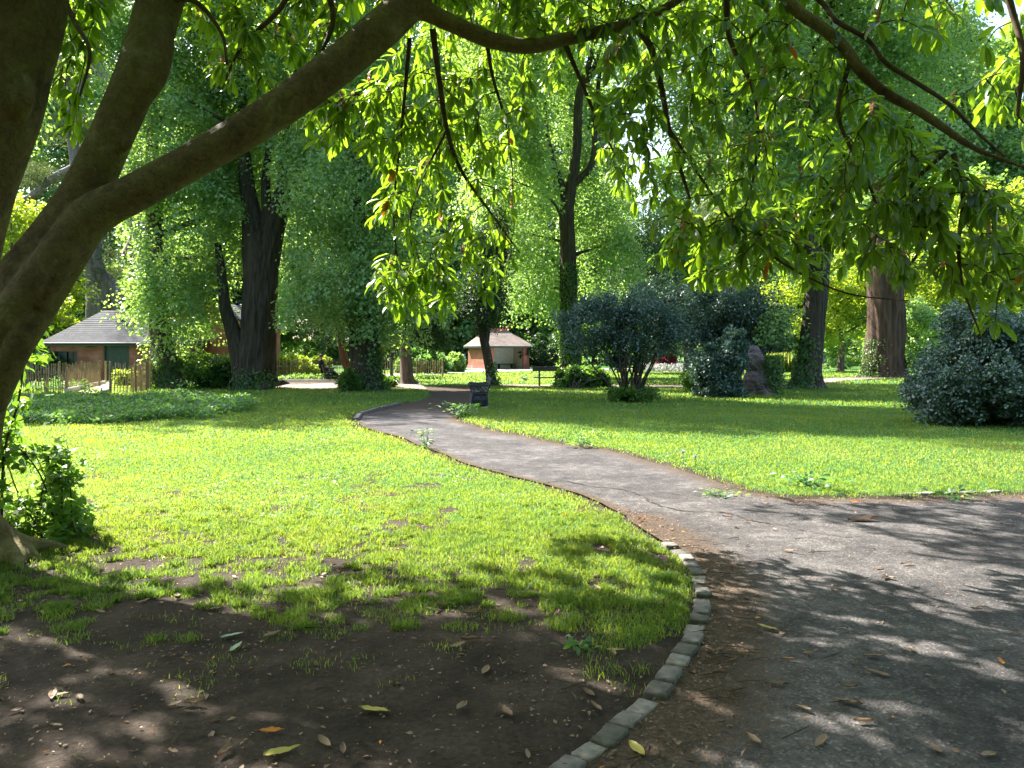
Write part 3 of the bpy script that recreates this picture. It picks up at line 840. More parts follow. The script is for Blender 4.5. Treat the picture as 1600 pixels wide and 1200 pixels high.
make_tree('lime_tree', 'big dark trunked lime forking low to the left, between the hanging limes', GZ(402, 608), t2,
          [ell(350, 190, Y + 1, 90, 110, 3.6), ell(410, 60, Y, 130, 110, 4.5), ell(345, 400, Y, 30, 70, 1.2), ell(460, 200, Y + 1.5, 60, 120, 3), ell(395, 330, Y + 3, 80, 70, 2), ell(400, -120, Y, 120, 130, 4), ell(400, -330, Y, 150, 150, 4.5)],
          (M['bark_dark'], M['lime']), 1150, 84, .7, .135, .125, droop=.7, vert=1.4, limbs=24, limb_r=.1,
          ivy=[(0, 0, .9, 700, (-1.4, .8))])
Y = 31.5
make_tree('lime_tree', 'ivy footed lime with a curtain of leaves above its short thick trunk beside the path', GZ(572, 613),
          [vtrunk([(574, 615, 34), (573, 602, 26), (571, 570, 21), (570, 540, 22), (566, 480, 18), (560, 400, 14), (556, 280, 11), (556, 140, 8), (556, 0, 5)], Y)],
          [ell(520, 430, Y, 72, 95, 2.5), ell(610, 440, Y, 75, 85, 2.5), ell(540, 300, Y, 100, 110, 3.2), ell(610, 200, Y + .5, 110, 140, 3.6), ell(560, 60, Y, 110, 110, 3.6), ell(570, 500, Y, 60, 30, 1.8), ell(560, -110, Y, 120, 130, 4), ell(600, -320, Y, 160, 160, 4.5)],
          (M['bark_dark'], M['lime']), 1850, 84, .62, .13, .12, droop=.9, vert=1.6, limbs=26, inner=.55,
          ivy=[(0, 0, 1.7, 800, (-.4, .5)), (0, 0, .9, 1100, (-2.5, .6))])
Y = 44
make_tree('yew_tree', 'slender red barked tree leaning over behind the seated person', GZ(545, 593),
          [vtrunk([(548, 594, 10), (545, 580, 7), (537, 555, 6), (533, 530, 5.5), (528, 480, 5), (525, 430, 3)], Y)],
          [ell(520, 490, Y, 50, 40, 1.8), ell(515, 430, Y, 45, 50, 1.6)], (M['bark_red'], M['yew']), 160, 45, .5, .14, .1, limbs=8, seg=16)
Y = 37.5
make_tree('yew_tree', 'dark crowned yew on a straight bare trunk at the left edge of the path', GZ(637, 602),
          [vtrunk([(638, 602, 15), (636, 590, 10), (634, 560, 9), (633, 530, 8), (636, 480, 6), (640, 420, 3)], Y),
           vtrunk([(634, 560, 6), (640, 535, 5), (652, 505, 4), (662, 480, 3)], Y)],
          [ell(650, 500, Y, 52, 36, 1.7), ell(640, 440, Y, 45, 50, 1.6), ell(675, 520, Y, 25, 20, .8)], (M['bark_grey'], M['yew']), 330, 60, .48, .13, .08, limbs=10, seg=18, droop=.4)
Y = 35.5
make_tree('conifer_tree', 'small dark conifer on a thin twin trunk beside the near bench', GZ(765, 604),
          [vtrunk([(770, 606, 13), (768, 596, 9), (764, 570, 7), (758, 540, 6.5), (752, 515, 5.5), (747, 480, 4.5), (748, 430, 3)], Y),
           vtrunk([(757, 545, 5), (761, 520, 4.5), (760, 490, 4.2), (762, 440, 3)], Y)],
          [ell(755, 470, Y, 42, 36, 1.3), ell(762, 420, Y, 40, 50, 1.2), ell(768, 365, Y, 28, 45, .9)], (M['bark_dark'], M['yew']), 300, 60, .42, .12, .07, limbs=12, seg=16,
          ivy=[(0, 0, 1.1, 260, (-.5, .8))])
Y = 46
t7 = [vtrunk([(893, 594, 20), (892, 575, 15), (890, 520, 13.5), (888, 450, 12.5), (887, 380, 11.5), (885, 335, 11), (893, 290, 8), (902, 230, 7), (905, 150, 6), (925, 80, 4), (940, -40, 3)], Y),
      vtrunk([(886, 340, 8), (878, 290, 5), (862, 240, 4), (852, 180, 3), (846, 60, 2)], Y),
      vtrunk([(905, 150, 5), (935, 90, 4), (945, 40, 3)], Y), vtrunk([(895, 290, 6), (925, 255, 4.5), (930, 190, 3.5), (938, 100, 3)], Y)]
make_tree('tall_tree', 'tall dark trunked tree rising behind the dark hollies, ivy to half its height', GZ(893, 592), t7,
          [ell(820, 330, Y, 90, 90, 3.6), ell(840, 180, Y, 95, 120, 4), ell(960, 430, Y + 1, 55, 90, 2.6), ell(900, 60, Y, 110, 80, 4), ell(830, 460, Y + 2, 45, 70, 2.6), ell(930, 330, Y + 2, 60, 70, 3), ell(870, 520, Y + 2, 45, 40, 2), ell(790, 260, 38.5, 62, 110, 3), ell(800, 60, 38.5, 90, 110, 3.5), ell(800, -130, 38.5, 100, 110, 4), ell(920, -50, 37.5, 90, 100, 3.5), ell(772, 130, 35.5, 58, 85, 2.5)],
          (M['bark_dark'], M['lime']), 2050, 66, .82, .17, .155, droop=.7, vert=1.4, limbs=26, keep=lambda c: ~((np.abs(c[:, 0] - 3.45) < 1.25) & (c[:, 1] < 46.6) & (c[:, 2] < 20)) & ~((c[:, 0] / c[:, 1] < .06) & (c[:, 2] < 4.2)), ivy=[(0, 1, 7, 2600, (-1.6, 1.1))])
Y = 33
make_tree('broadleaf_tree', 'leaning broad tree with flared foot and ivy, right of the old stump', GZ(1262, 610),
          [vtrunk([(1262, 612, 44), (1263, 602, 27), (1264, 580, 20), (1267, 540, 18), (1271, 500, 17.5), (1276, 455, 17), (1282, 380, 14), (1278, 280, 12), (1270, 160, 9), (1262, 40, 6)], Y),
           vtrunk([(1276, 440, 10), (1300, 360, 9), (1330, 270, 7), (1350, 150, 5)], Y), vtrunk([(1276, 400, 10), (1240, 320, 8), (1190, 240, 6), (1150, 140, 4)], Y - 1.5)],
          [ell(1200, 250, Y, 100, 100, 4), ell(1310, 200, Y, 120, 110, 4), ell(1230, 370, Y, 70, 60, 2), ell(1260, 60, Y, 150, 100, 5.5), ell(1100, 100, Y - 3, 110, 90, 4.5), ell(1215, 500, Y - .5, 30, 36, .9), ell(1400, 90, Y - 1, 110, 90, 4), ell(1290, -100, Y, 150, 110, 5), ell(1120, -60, Y - 3, 110, 90, 4.5)],
          (M['bark_dark'], M['lime']), 1900, 76, .75, .14, .13, droop=.7, vert=1.3, limbs=34, flute=.2,
          ivy=[(0, 0, 2.2, 1300, (-2.6, .55))])
Y = 48
make_tree('redwood_tree', 'massive straight tree with fibrous brown bark between the leaning tree and the right holly', GZ(1382, 592),
          [vtrunk([(1382, 594, 42), (1382, 584, 33), (1382, 560, 29), (1383, 520, 27), (1384, 460, 26), (1385, 400, 25), (1387, 300, 22), (1388, 150, 17), (1388, -40, 10)], Y)],
          [ell(1390, 180, Y, 80, 160, 3.5), ell(1400, 60, Y, 90, 110, 4)], (M['bark_fibre'], M['yew']), 420, 60, 1.0, .2, .14, limbs=24, seg=80,
          flute=.18, ivy=[(0, 0, 2.4, 900, (-2.9, .4))])

# pines behind the shed
Y = 58
make_tree('pine_tree', 'large grey barked pine behind the shed with several bare curving trunks', GZ(160, 583),
          [vtrunk([(152, 585, 22), (152, 540, 19), (152, 490, 17), (146, 440, 12), (138, 400, 10), (128, 340, 9), (118, 260, 8), (110, 180, 7), (98, 90, 6), (85, 0, 5)], Y),
           vtrunk([(158, 500, 12), (165, 450, 10), (150, 400, 8), (165, 330, 8), (200, 250, 8), (180, 160, 7), (150, 90, 6), (120, 0, 5)], Y),
           vtrunk([(185, 560, 10), (185, 480, 9), (172, 440, 8), (150, 425, 7), (120, 420, 6), (95, 440, 4)], Y),
           vtrunk([(128, 340, 6), (95, 330, 5), (50, 355, 4), (10, 350, 3)], Y), vtrunk([(118, 260, 6), (80, 280, 6), (40, 312, 5), (0, 308, 4)], Y),
           vtrunk([(200, 400, 9), (215, 360, 9), (205, 300, 8), (215, 200, 7), (225, 90, 6)], Y + 2), vtrunk([(110, 180, 5), (140, 110, 4), (200, 60, 3)], Y)],
          [ell(60, 350, Y, 50, 24, 2), ell(30, 270, Y, 60, 24, 2), ell(120, 200, Y, 60, 26, 2.5), ell(170, 400, Y, 26, 44, 1.2), ell(60, 120, Y, 70, 30, 3), ell(190, 60, Y, 80, 36, 3), ell(110, 10, Y, 100, 40, 3)],
          (M['bark_pine'], M['pine']), 800, 60, .7, .26, .035, droop=-.2, vert=.5, limbs=20, seg=16, inner=.2)
Y = 64
make_tree('pine_tree', 'pale barked pine with two upright trunks seen through the leaves left of centre', GZ(238, 580),
          [vtrunk([(238, 582, 13), (232, 500, 12), (225, 420, 11), (215, 360, 10), (228, 280, 9), (232, 180, 8), (228, 60, 6)], Y)],
          [ell(240, 140, Y, 60, 40, 3), ell(200, 260, Y, 40, 30, 2), ell(250, 40, Y, 80, 50, 3)],
          (M['bark_pine'], M['pine']), 140, 50, .8, .26, .035, droop=-.2, vert=.5, limbs=9, seg=14, inner=.2)
Y = 52
make_tree('cedar_tree', 'flat tiered cedar showing between the leaning tree and the tall tree', GZ(1150, 587),
          [vtrunk([(1150, 587, 12), (1148, 480, 10), (1150, 350, 8), (1150, 200, 6), (1150, 60, 4)], Y)],
          [ell(1190, 290, Y, 90, 14, 3.5), ell(1100, 330, Y, 60, 12, 3), ell(1180, 220, Y, 80, 13, 3), ell(1110, 170, Y, 70, 12, 3)],
          (M['bark_pine'], M['pine']), 260, 55, .7, .22, .035, droop=-.2, vert=.4, limbs=20, seg=14, inner=.1)

# bright and soft trees of the middle distance
make_tree('maple_tree', 'acid green maple glowing in the sun behind the leaning tree', (26.5, 62, 0),
          [[(26.5, 62, -.05, .3), (26.6, 62, 2.5, .22), (26.3, 62, 5, .14), (26.5, 62, 8, .07)]],
          [(24, 62, 5.2, 3.6, 3, 3), (29.5, 62, 5.6, 4, 3, 3), (27, 61, 8.3, 4, 3, 2.4)], (M['bark_grey'], M['yellow']), 420, 42, .8, .24, .22, limbs=14, seg=14, vert=.7, droop=.3)
make_tree('maple_tree', 'acid green maple spreading behind the redwood towards the right holly', (35, 60, 0),
          [[(35, 60, -.05, .3), (35.1, 60, 2.5, .22), (35, 60, 5, .14), (35, 60, 8, .07)]],
          [(33, 60, 5.6, 4, 3, 3), (38.5, 60, 6, 4.5, 3, 3), (35, 59, 9, 4, 3, 2.4), (37.5, 60, 12, 4.5, 3, 3)], (M['bark_grey'], M['yellow']), 500, 42, .8, .24, .22, limbs=14, seg=14, vert=.7, droop=.3)
make_tree('golden_tree', 'golden leaved tree low at the far left beyond the leaning trunk', (-34, 52, 0),
          [[(-34, 52, -.05, .28), (-34, 52, 3, .2), (-33.8, 52, 7, .12), (-34, 52, 11, .06)]],
          [(-34.5, 52, 9.5, 3.2, 3, 3.4), (-31.5, 52, 5, 2.4, 2, 2.4), (-36, 52, 6, 3, 2.4, 3)], (M['bark_grey'], M['yellow']), 420, 42, .8, .24, .22, limbs=12, seg=14)
make_tree('sapling_tree', 'young pale barked tree with feathery light leaves behind the far paling fence', (-19, 60, 0),
          [[(-19, 60, -.05, .12), (-19, 60, 2.4, .1), (-18.9, 60, 5, .06), (-19, 60, 8, .03)]],
          [(-19, 60, 6, 1.7, 1.7, 3.4)], (M['bark_pine'], M['lime_soft']), 170, 50, .5, .17, .12, limbs=10, seg=10)
make_tree('sapling_tree', 'slight dark tree on a single thin stem left of the ivy clad stump', (8.6, 38, 0),
          [[(8.6, 38, -.05, .14), (8.62, 38, 1.5, .11), (8.6, 38, 3, .08), (8.6, 38, 5, .03)]],
          [(8.9, 38, 3.6, 2.6, 2, 1.3), (7.8, 38, 4.6, 1.8, 1.5, 1)], (M['bark_dark'], M['holly']), 240, 60, .42, .12, .09, limbs=10, seg=12)
make_tree('conifer_tree', 'dense dark conical conifer standing behind the dark hollies', (9.4, 57, 0),
          [[(9.4, 57, -.05, .3), (9.4, 57, 4, .24), (9.4, 57, 9, .12), (9.4, 57, 12, .04)]],
          [(9.4, 57, 4.2, 2.9, 2.6, 3), (9.2, 57, 7.8, 2.3, 2, 3), (9.6, 57, 10.5, 1.5, 1.5, 2)], (M['bark_dark'], M['yew']), 420, 60, .6, .17, .1, limbs=12, seg=12)

# --- shrubs
Y = 24.5
make_bush('holly_bush', 'blue green holly with feathery crown over many thin stems, beside the glossy low bush', *G(985, 630),
          [ell(930, 510, Y, 60, 42, 1.1), ell(1010, 505, Y, 55, 42, 1.1), ell(975, 540, Y, 62, 30, 1.0), ell(985, 480, Y, 45, 28, .9)],
          M['holly'], 430, 60, .26, .085, .055, stems=26, cat='bush')
g = G(985, 630)
make_bush('ground_shoots', 'low tuft of shoots at the foot of the multi stemmed holly', g[0] + .05, g[1] - .3,
          [(g[0], g[1] - .2, .22, .75, .45, .28)], M['ivy'], 60, 50, .16, .09, .06, stems=6, cat='plant')
make_bush('holly_bush', 'dark round topped holly behind the ivy clad stump', *G(1150, 607),
          [ell(1130, 490, 34, 70, 46, 1.8), ell(1185, 500, 34, 42, 50, 1.4), ell(1100, 540, 34, 40, 36, 1.2)],
          M['holly'], 620, 62, .36, .12, .085, stems=14)
make_bush('laurel_bush', 'low glossy bright leaved bush beside the plank bench', *G(897, 609),
          [ell(903, 592, 34.5, 36, 17, .9), ell(884, 598, 34.2, 18, 12, .7), ell(928, 598, 34.5, 22, 12, .8)],
          M['ivy'], 240, 55, .22, .17, .12, stems=10, droop=.4)
make_bush('rounded_bush', 'small dark rounded bush left of the ivy clad stump', *G(1078, 611),
          [ell(1078, 596, 31.5, 15, 16, .6)], M['ivy'], 60, 60, .16, .09, .07)
make_bush('dark_bush', 'dense dark bush under the lime trees between the two left trunks', *G(330, 607),
          [ell(330, 582, 33.6, 44, 25, 1.1), ell(310, 570, 34, 26, 20, 1.0), ell(355, 590, 33.6, 18, 18, .8)], M['ivy'], 420, 55, .25, .11, .08)
make_bush('ivy_bush', 'ivy bush growing against the left foot of the path side lime', *G(540, 614),
          [ell(545, 600, 30.5, 14, 18, .5)], M['ivy'], 90, 50, .18, .1, .08)
make_bush('small_bush', 'leafy low plant at the right foot of the path side lime', *G(602, 607),
          [ell(602, 598, 34, 22, 8, .7)], M['ivy'], 60, 45, .16, .12, .09)
# right holly, the biggest bush
g = G(1520, 668)
make_bush('holly_bush', 'large grey blue holly bush filling the right edge of the lawn', g[0], g[1] + .6,
          [ell(1515, 590, 16.9, 85, 68, 1.3), ell(1590, 600, 16.9, 90, 80, 1.4), ell(1545, 520, 17.2, 60, 42, 1.0), ell(1475, 620, 16.7, 52, 36, .9), ell(1660, 560, 17.2, 90, 90, 1.4), ell(1505, 495, 17.3, 32, 22, .6)],
          M['holly'], 1250, 72, .22, .075, .055, stems=16, inner=.6)
# bushes round shelter, fences and far lawn
for px, py, w, h, mat, nm, lab in [
    (670, 584, 34, 20, 'herb', 'rounded_bush', 'grey green rounded bush in front of the half hidden white car'),
    (640, 583, 20, 15, 'lime_soft', 'rounded_bush', 'lighter bush right of the yew trunk near the sunlit strip'),
    (706, 582, 20, 14, 'lime', 'rounded_bush', 'darker low bush left of the brick shelter'),
    (470, 587, 40, 16, 'yellow', 'flowering_bush', 'golden bush rising above the far paling fence'),
    (860, 577, 40, 26, 'yew', 'dark_bush', 'dark bush right of the brick shelter'),
    (1040, 580, 14, 17, 'red', 'red_maple', 'small red leaved maple in the far flower bed'),
    (70, 596, 30, 20, 'holly', 'rounded_bush', 'clipped dark bush left of the slate roofed shed'),
    (1320, 577, 46, 34, 'lime', 'rounded_bush', 'green bush on the far lawn between the two big right trunks'),
    (1440, 590, 40, 60, 'lime', 'rounded_bush', 'green bush right of the massive trunk behind the holly'),
    (1110, 577, 60, 30, 'lime', 'rounded_bush', 'leafy bush beyond the far lawn left of the stump'),
    (990, 575, 50, 34, 'lime', 'rounded_bush', 'leafy bush beyond the far lawn behind the holly stems'),
    (600, 577, 60, 40, 'yew', 'dark_bush', 'dark bush in the shade behind the far paling fence')]:
    x, y = G(px, py); k = y / F
    make_bush(nm, lab, x, y, [(x, y, h * k * .95, w * k, min(w * k, 2.2), h * k)], M[mat], 130, 48, max(.2, h * k * .22), .005 * y ** .92, .0042 * y ** .92, stems=6)
x, y = -29.3, 46
make_bush('variegated_bush', 'pale glossy leaved shrub catching the sun left of the shed roof', x, y,
          [(x + .6, y, 3.6, 2.1, 1.6, 2.0), (x - 1.3, y, 2.6, 1.8, 1.6, 2.2), (x + 1.9, y + .2, 2.6, 1.4, 1.2, 1.5)], M['yellow'], 300, 45, .4, .24, .16, stems=8)

# ornamental grasses
def tuft_plant(name, label, x, y, n, h, w, mat='grass', cat='plant', spread=.3):
    a = rng.random(n) * 2 * PI; r = np.abs(rng.normal(0, spread, n))
    px, py = x + np.cos(a) * r * .5, y + np.sin(a) * r * .5
    o = np.stack([np.cos(a), np.sin(a), 0 * a], 1)
    hh = h * rng.uniform(.6, 1.1, n)
    L = Leafage()
    L.add(np.stack([px - x, py - y, 0 * px], 1), norm(o * rng.uniform(.1, .7, n)[:, None] + np.array([0, 0, 1.])), o, hh, w, shape=LONG)
    ob = L.build(name, M[mat]); ob.location = (x, y, float(gz_at(x, y)))
    return tag(ob, label, cat)
for i, px in enumerate((1212, 1228, 1243)):
    g = G(px, 582); tuft_plant('ornamental_grass', ['leftmost', 'middle', 'rightmost'][i] + ' of the three pale grass clumps beyond the leaning tree', g[0], g[1], 260, 1.5, .06, spread=1.0)

# --- far belt of trees
def far_mesh(kind, seed):
    L = Leafage()
    crown_leaves(L, [(0, 0, 8, 5.5, 4.5, 5.5), (0, 0, 13, 4, 3.5, 4.5), (-3, 0, 5, 3.2, 3, 4.3), (3, 0, 5.5, 3.2, 3, 4.5)], 620, 40, 1.1, .42, .36, .4, 1.0, inner=.45)
    T = Tubes(); tp = catmull([(0, 0, -.2), (.1, 0, 3), (-.1, .1, 8), (0, 0, 15)], 4)
    T.add(tp, np.linspace(.4, .1, len(tp)), 10)
    for i in range(8):
        e = np.array([rng.uniform(-4, 4), rng.uniform(-2, 2), rng.uniform(6, 12)])
        lp = limb_pts((0, 0, rng.uniform(2.5, 6)), e, .15); T.add(lp, np.linspace(.15, .03, len(lp)), 6)
    return L.mesh('far_crown'), mesh_np('far_trunk', np.vstack(T.v), np.vstack(T.f))
protos = []
for s in range(3):
    c, t = far_mesh('x', s); protos.append((c, t))
far = [(-75, 92, 1.3, 'lime_soft', 'soft green tree beyond the wood at the far left'), (-58, 84, 1.2, 'lime', 'dark green tree behind the pines at the far left'),
       (-44, 98, 1.35, 'lime_soft', 'pale tree filling the gap above the shed'), (-33, 86, 1.1, 'yew', 'dark tree behind the sapling and the far fence'),
       (-22, 100, 1.3, 'lime_soft', 'light tree between the two left limes far back'), (-14, 90, 1.0, 'lime', 'green tree far behind the seated person'),
       (-7, 104, 1.3, 'lime', 'broad tree behind the small conifer'), (3, 100, 1.2, 'lime_soft', 'pale tree just right of the brick shelter'),
       (12, 112, 1.1, 'lime', 'far tree seen between the tall trunk and the conical conifer'), (21, 104, 1.2, 'lime_soft', 'pale tree in the gap above the dark hollies'),
       (30, 96, 1.0, 'lime_soft', 'soft tree behind the stump'), (41, 92, 1.2, 'lime', 'green tree between the two big right trunks'),
       (52, 88, 1.3, 'lime_soft', 'light tree just right of the massive trunk'), (64, 84, 1.35, 'lime', 'tree above the right holly'), (78, 90, 1.4, 'lime_soft', 'rightmost of the far trees'),
       (-64, 66, 1.1, 'lime', 'nearer dark tree at the far left edge'), (58, 62, 1.25, 'lime', 'nearer tree at the far right edge behind the holly')]
for i, (x, y, s, mt, lab) in enumerate(far):
    r = empty('far_tree', (x, y, 0), i * 1.3); r.scale = (s, s, s * rng.uniform(.9, 1.1))
    tag(r, lab, 'tree', 'trees along the far side of the park')
    c, t = protos[i % 3]
    oc = bpy.data.objects.new('crown', c); COL.objects.link(oc); oc.parent = r
    if len(c.materials) == 0: c.materials.append(M['lime'])
    oc.material_slots[0].link = 'OBJECT'; oc.material_slots[0].material = M[mt]
    ot = bpy.data.objects.new('trunk', t); COL.objects.link(ot); ot.parent = r
    if len(t.materials) == 0: t.materials.append(M['bark_grey'])
def tall_mesh():
    L = Leafage()
    crown_leaves(L, [(0, 0, 9, 7, 5, 7), (-2, 0, 20, 8, 6, 9), (2.5, 0, 30, 7, 5, 9), (0, 0, 38, 5, 4, 7), (5, 0, 16, 5, 4, 6)], 1500, 44, 1.5, .5, .44, .5, 1.1, inner=.35)
    T = Tubes(); tp = catmull([(0, 0, -.2), (.2, 0, 6), (-.2, .1, 18), (0, 0, 36)], 4)
    T.add(tp, np.linspace(.7, .15, len(tp)), 12)
    for i in range(12):
        z = rng.uniform(5, 20); e = np.array([rng.uniform(-6, 6), rng.uniform(-3, 3), z + rng.uniform(4, 12)])
        lp = limb_pts((0, 0, z), e, .15); T.add(lp, np.linspace(.28, .05, len(lp)), 7)
    return L.mesh('tall_crown'), mesh_np('tall_trunk', np.vstack(T.v), np.vstack(T.f))
protos = [tall_mesh(), tall_mesh()]
tall = [(-86, 95, .95, 'lime', 'tall green tree at the far left edge of the wood'), (-68, 90, .9, 'lime_soft', 'tall pale tree left of the pines'),
        (-55, 97, .9, 'lime', 'tall tree behind the big bare pine'), (-41, 98, .85, 'lime', 'tall tree above the shed roof right of the big pine'), (-30, 92, .95, 'lime_soft', 'tall soft tree between the hanging lime and the big dark trunk'),
        (-18, 97, 1.0, 'lime', 'tall tree behind the curtain of the ivy footed lime'), (-7, 92, 1.0, 'lime_soft', 'tall tree rising over the small conifer'),
        (4, 99, 1.0, 'lime', 'tall tree directly behind the tall dark trunk'), (11.5, 106, .8, 'lime_soft', 'tall tree behind the conical conifer'),
        (27, 102, .8, 'lime', 'tall tree right of the sky gap'), (38, 95, 1.0, 'lime_soft', 'tall tree behind the leaning tree crown'),
        (50, 92, 1.0, 'lime', 'tall tree behind the massive brown trunk'), (61, 96, .95, 'lime_soft', 'tall pale tree above the right holly'), (76, 92, .8, 'lime', 'tall tree at the far right edge of the wood')]
for i, (x, y, s, mt, lab) in enumerate(tall):
    x *= 1.22; y += 22; s *= 1.2; r = empty('tall_far_tree', (x, y, 0), i * 1.7); r.scale = (s, s, s)
    tag(r, lab, 'tree', 'tall trees behind the far side of the park')
    c, t = protos[i % 2]
    oc = bpy.data.objects.new('crown', c); COL.objects.link(oc); oc.parent = r
    if len(c.materials) == 0: c.materials.append(M['lime'])
    oc.material_slots[0].link = 'OBJECT'; oc.material_slots[0].material = M[mt]
    ot = bpy.data.objects.new('trunk', t); COL.objects.link(ot); ot.parent = r
    if len(t.materials) == 0: t.materials.append(M['bark_grey'])
# the park goes on behind the photographer: trees that close the view there and keep its shade deep
for i, (x, y, s, lab) in enumerate([(-11, -11, .55, 'broad tree behind the photographer on the left'), (0, -14, .6, 'broad tree straight behind the photographer'), (11, -11, .55, 'broad tree behind the photographer on the right'),
                                    (19, -3, .5, 'broad tree beside the path out of view on the right'), (-18, -4, .5, 'broad tree out of view on the left'), (-6, -22, .7, 'tall tree further behind the photographer on the left'), (8, -23, .7, 'tall tree further behind the photographer on the right'), (22, -14, .7, 'tall tree far behind on the right'), (-22, -14, .7, 'tall tree far behind on the left')]):
    r = empty('park_tree', (x, y, 0), i * 1.1); r.scale = (s * 1.15, s * 1.15, s); tag(r, lab, 'tree', 'trees behind the photographer')
    for me_, nm_ in zip(protos[i % 2], ('crown', 'trunk')):
        oc = bpy.data.objects.new(nm_, me_); COL.objects.link(oc); oc.parent = r
# a far hedge closes the horizon
L = Leafage()
hx = rng.uniform(-130, 130, 52000); hz = rng.uniform(.1, 1, 52000) ** .8 * (3.4 + 1.6 * vnoise(hx, hx * 0, .15))
hy = 136 + rng.normal(0, .8, 52000)
L.add(np.stack([hx, hy, hz], 1), rand_dir(52000), norm(rand_dir(52000) + [0, -.6, .6]), .5, .42)
tag(L.build('woodland_edge', M['lime']), 'dense green undergrowth closing off the far side of the park', 'undergrowth', kind='stuff')

# ------------------------------------------------------------ stump with its climbing shrub
Y = 28.5
r = empty('tree_stump', P(1187, 617, Y) * [1, 1, 0]); tag(r, 'tall weathered grey stump of a felled tree wrapped in ivy', 'stump')
b = np.array(r.location)
T = Tubes()
c = catmull(np.array(vtrunk([(1190, 620, 27), (1186, 608, 20), (1180, 594, 19), (1183, 578, 14), (1177, 564, 18), (1179, 552, 14), (1184, 546, 8), (1186, 545, 2)], Y)), 8)
T.add(c[:, :3] - b, c[:, 3], 60, wob=.45, seed=4, flute=.25)
c = catmull(np.array(vtrunk([(1150, 615, 16), (1140, 585, 14), (1137, 565, 13), (1138, 553, 9), (1139, 551, 3)], Y + .6)), 8)
T.add(c[:, :3] - b, c[:, 3], 26, wob=.3, seed=9)
c = catmull(np.array(vtrunk([(1202, 618, 13), (1203, 590, 12), (1200, 562, 10), (1200, 556, 3)], Y)), 8)
T.add(c[:, :3] - b, c[:, 3], 20, wob=.25, seed=2)
T.build('trunk', M['stump'], r)
I = Leafage()
n = 1700
pz = rng.uniform(0.02, 1.5, n); px_ = P(1203, 580, Y)[0] + rng.normal(0, .17, n); py_ = Y - .3 - np.abs(rng.normal(0, .12, n))
I.add(np.stack([px_, py_, pz], 1) - b, norm(np.array([0, 0, -1.]) + rng.normal(0, .4, (n, 3))), norm(np.array([0, -1., .2]) + rng.normal(0, .4, (n, 3))), rng.uniform(.06, .12, n), .09)
I.build('ivy', M['ivy'], r)
make_bush('climbing_shrub', 'leafy shrub scrambling up the left side of the weathered stump', *G(1128, 618.5),
          [ell(1120, 590, 27, 36, 32, .7), ell(1105, 568, 27, 20, 26, .5), ell(1145, 556, 27, 24, 34, .5), ell(1150, 526, 27, 13, 16, .3), ell(1125, 612, 27, 40, 12, .7)],
          M['holly'], 300, 48, .2, .12, .075, stems=14, stem_mat=M['twig'])

# ------------------------------------------------------------ foreground tree
root = empty('leaning_tree', (P(-62, 700, 6)[0], 6.0, 0))
tag(root, 'foreground tree with thick leaning trunks and long leaved branches hanging over the view', 'tree')
rb = np.array(root.location)
def bp(pts):
    return np.array([list(P(a, b_, Y_)) + [rr] for a, b_, Y_, rr in pts])
basept = [-4.45, 6.0, -.1]
ftr = [
    np.vstack([[*basept, .46], [-4.47, 6.0, .25, .33], bp([(-74, 710, 6, .28), (-57, 620, 6, .27), (-15, 530, 6, .25), (35, 450, 6, .225), (85, 380, 6, .2), (125, 320, 6, .185), (152, 262, 6.02, .165), (180, 200, 6.05, .158), (222, 100, 6.1, .165), (251, 0, 6.2, .172), (285, -110, 6.3, .17), (330, -330, 6.6, .15)])]),
    np.vstack([[*basept, .44], [-4.45, 5.95, .25, .32], bp([(-67, 710, 5.9, .27), (-47, 620, 5.87, .25), (-5, 545, 5.84, .22), (45, 475, 5.82, .19), (90, 410, 5.82, .172), (130, 352, 5.84, .158), (165, 324, 5.87, .15), (205, 304, 5.9, .143), (300, 252, 6.0, .14), (400, 194, 6.1, .144), (500, 124, 6.2, .152), (590, 50, 6.3, .155), (635, 6, 6.4, .15), (690, -60, 6.5, .125), (790, -170, 6.8, .11)])]),
    np.vstack([[*basept, .4], [-4.6, 6.15, .3, .33], bp([(-100, 560, 6.2, .3), (-68, 400, 6.2, .29), (-46, 300, 6.2, .3), (-24, 235, 6.2, .3), (0, 170, 6.22, .3), (20, 100, 6.25, .29), (44, 0, 6.3, .29), (62, -140, 6.3, .24), (75, -350, 6.5, .2)])]),
    bp([(628, 12, 6.4, .1), (655, 14, 6.4, .085), (700, 34, 6.45, .075), (765, 62, 6.5, .07), (825, 72, 6.5, .066), (880, 62, 6.55, .06), (935, 50, 6.6, .055), (985, 35, 6.6, .045), (1040, 12, 6.7, .04), (1120, -40, 6.8, .03)]),
    bp([(790, -170, 6.8, .1), (960, -190, 6.6, .09), (1110, -120, 6.4, .07), (1205, -30, 6.2, .055), (1245, 16, 6.1, .05), (1287, 45, 6.05, .05), (1320, 75, 6.0, .048), (1345, 110, 5.95, .046), (1383, 145, 5.95, .042), (1433, 172, 5.9, .038), (1475, 200, 5.85, .034), (1530, 235, 5.75, .026), (1620, 268, 5.6, .016)]),
    bp([(262, 30, 6.1, .05), (254, 75, 6.05, .085), (240, 118, 6.02, .1), (222, 152, 6.02, .08), (200, 190, 6.05, .05)]), bp([(165, 245, 6.0, .05), (196, 222, 5.97, .06), (204, 216, 5.95, .02)]),
    bp([(34, 120, 6.1, .06), (34, 155, 6.05, .09), (26, 185, 6.08, .06)]), bp([(70, 470, 5.9, .1), (50, 500, 5.75, .1), (20, 560, 5.72, .1), (-10, 640, 5.75, .08)]), bp([(140, 350, 5.8, .05), (95, 420, 5.72, .07), (62, 480, 5.7, .05)]),
]
T = Tubes()
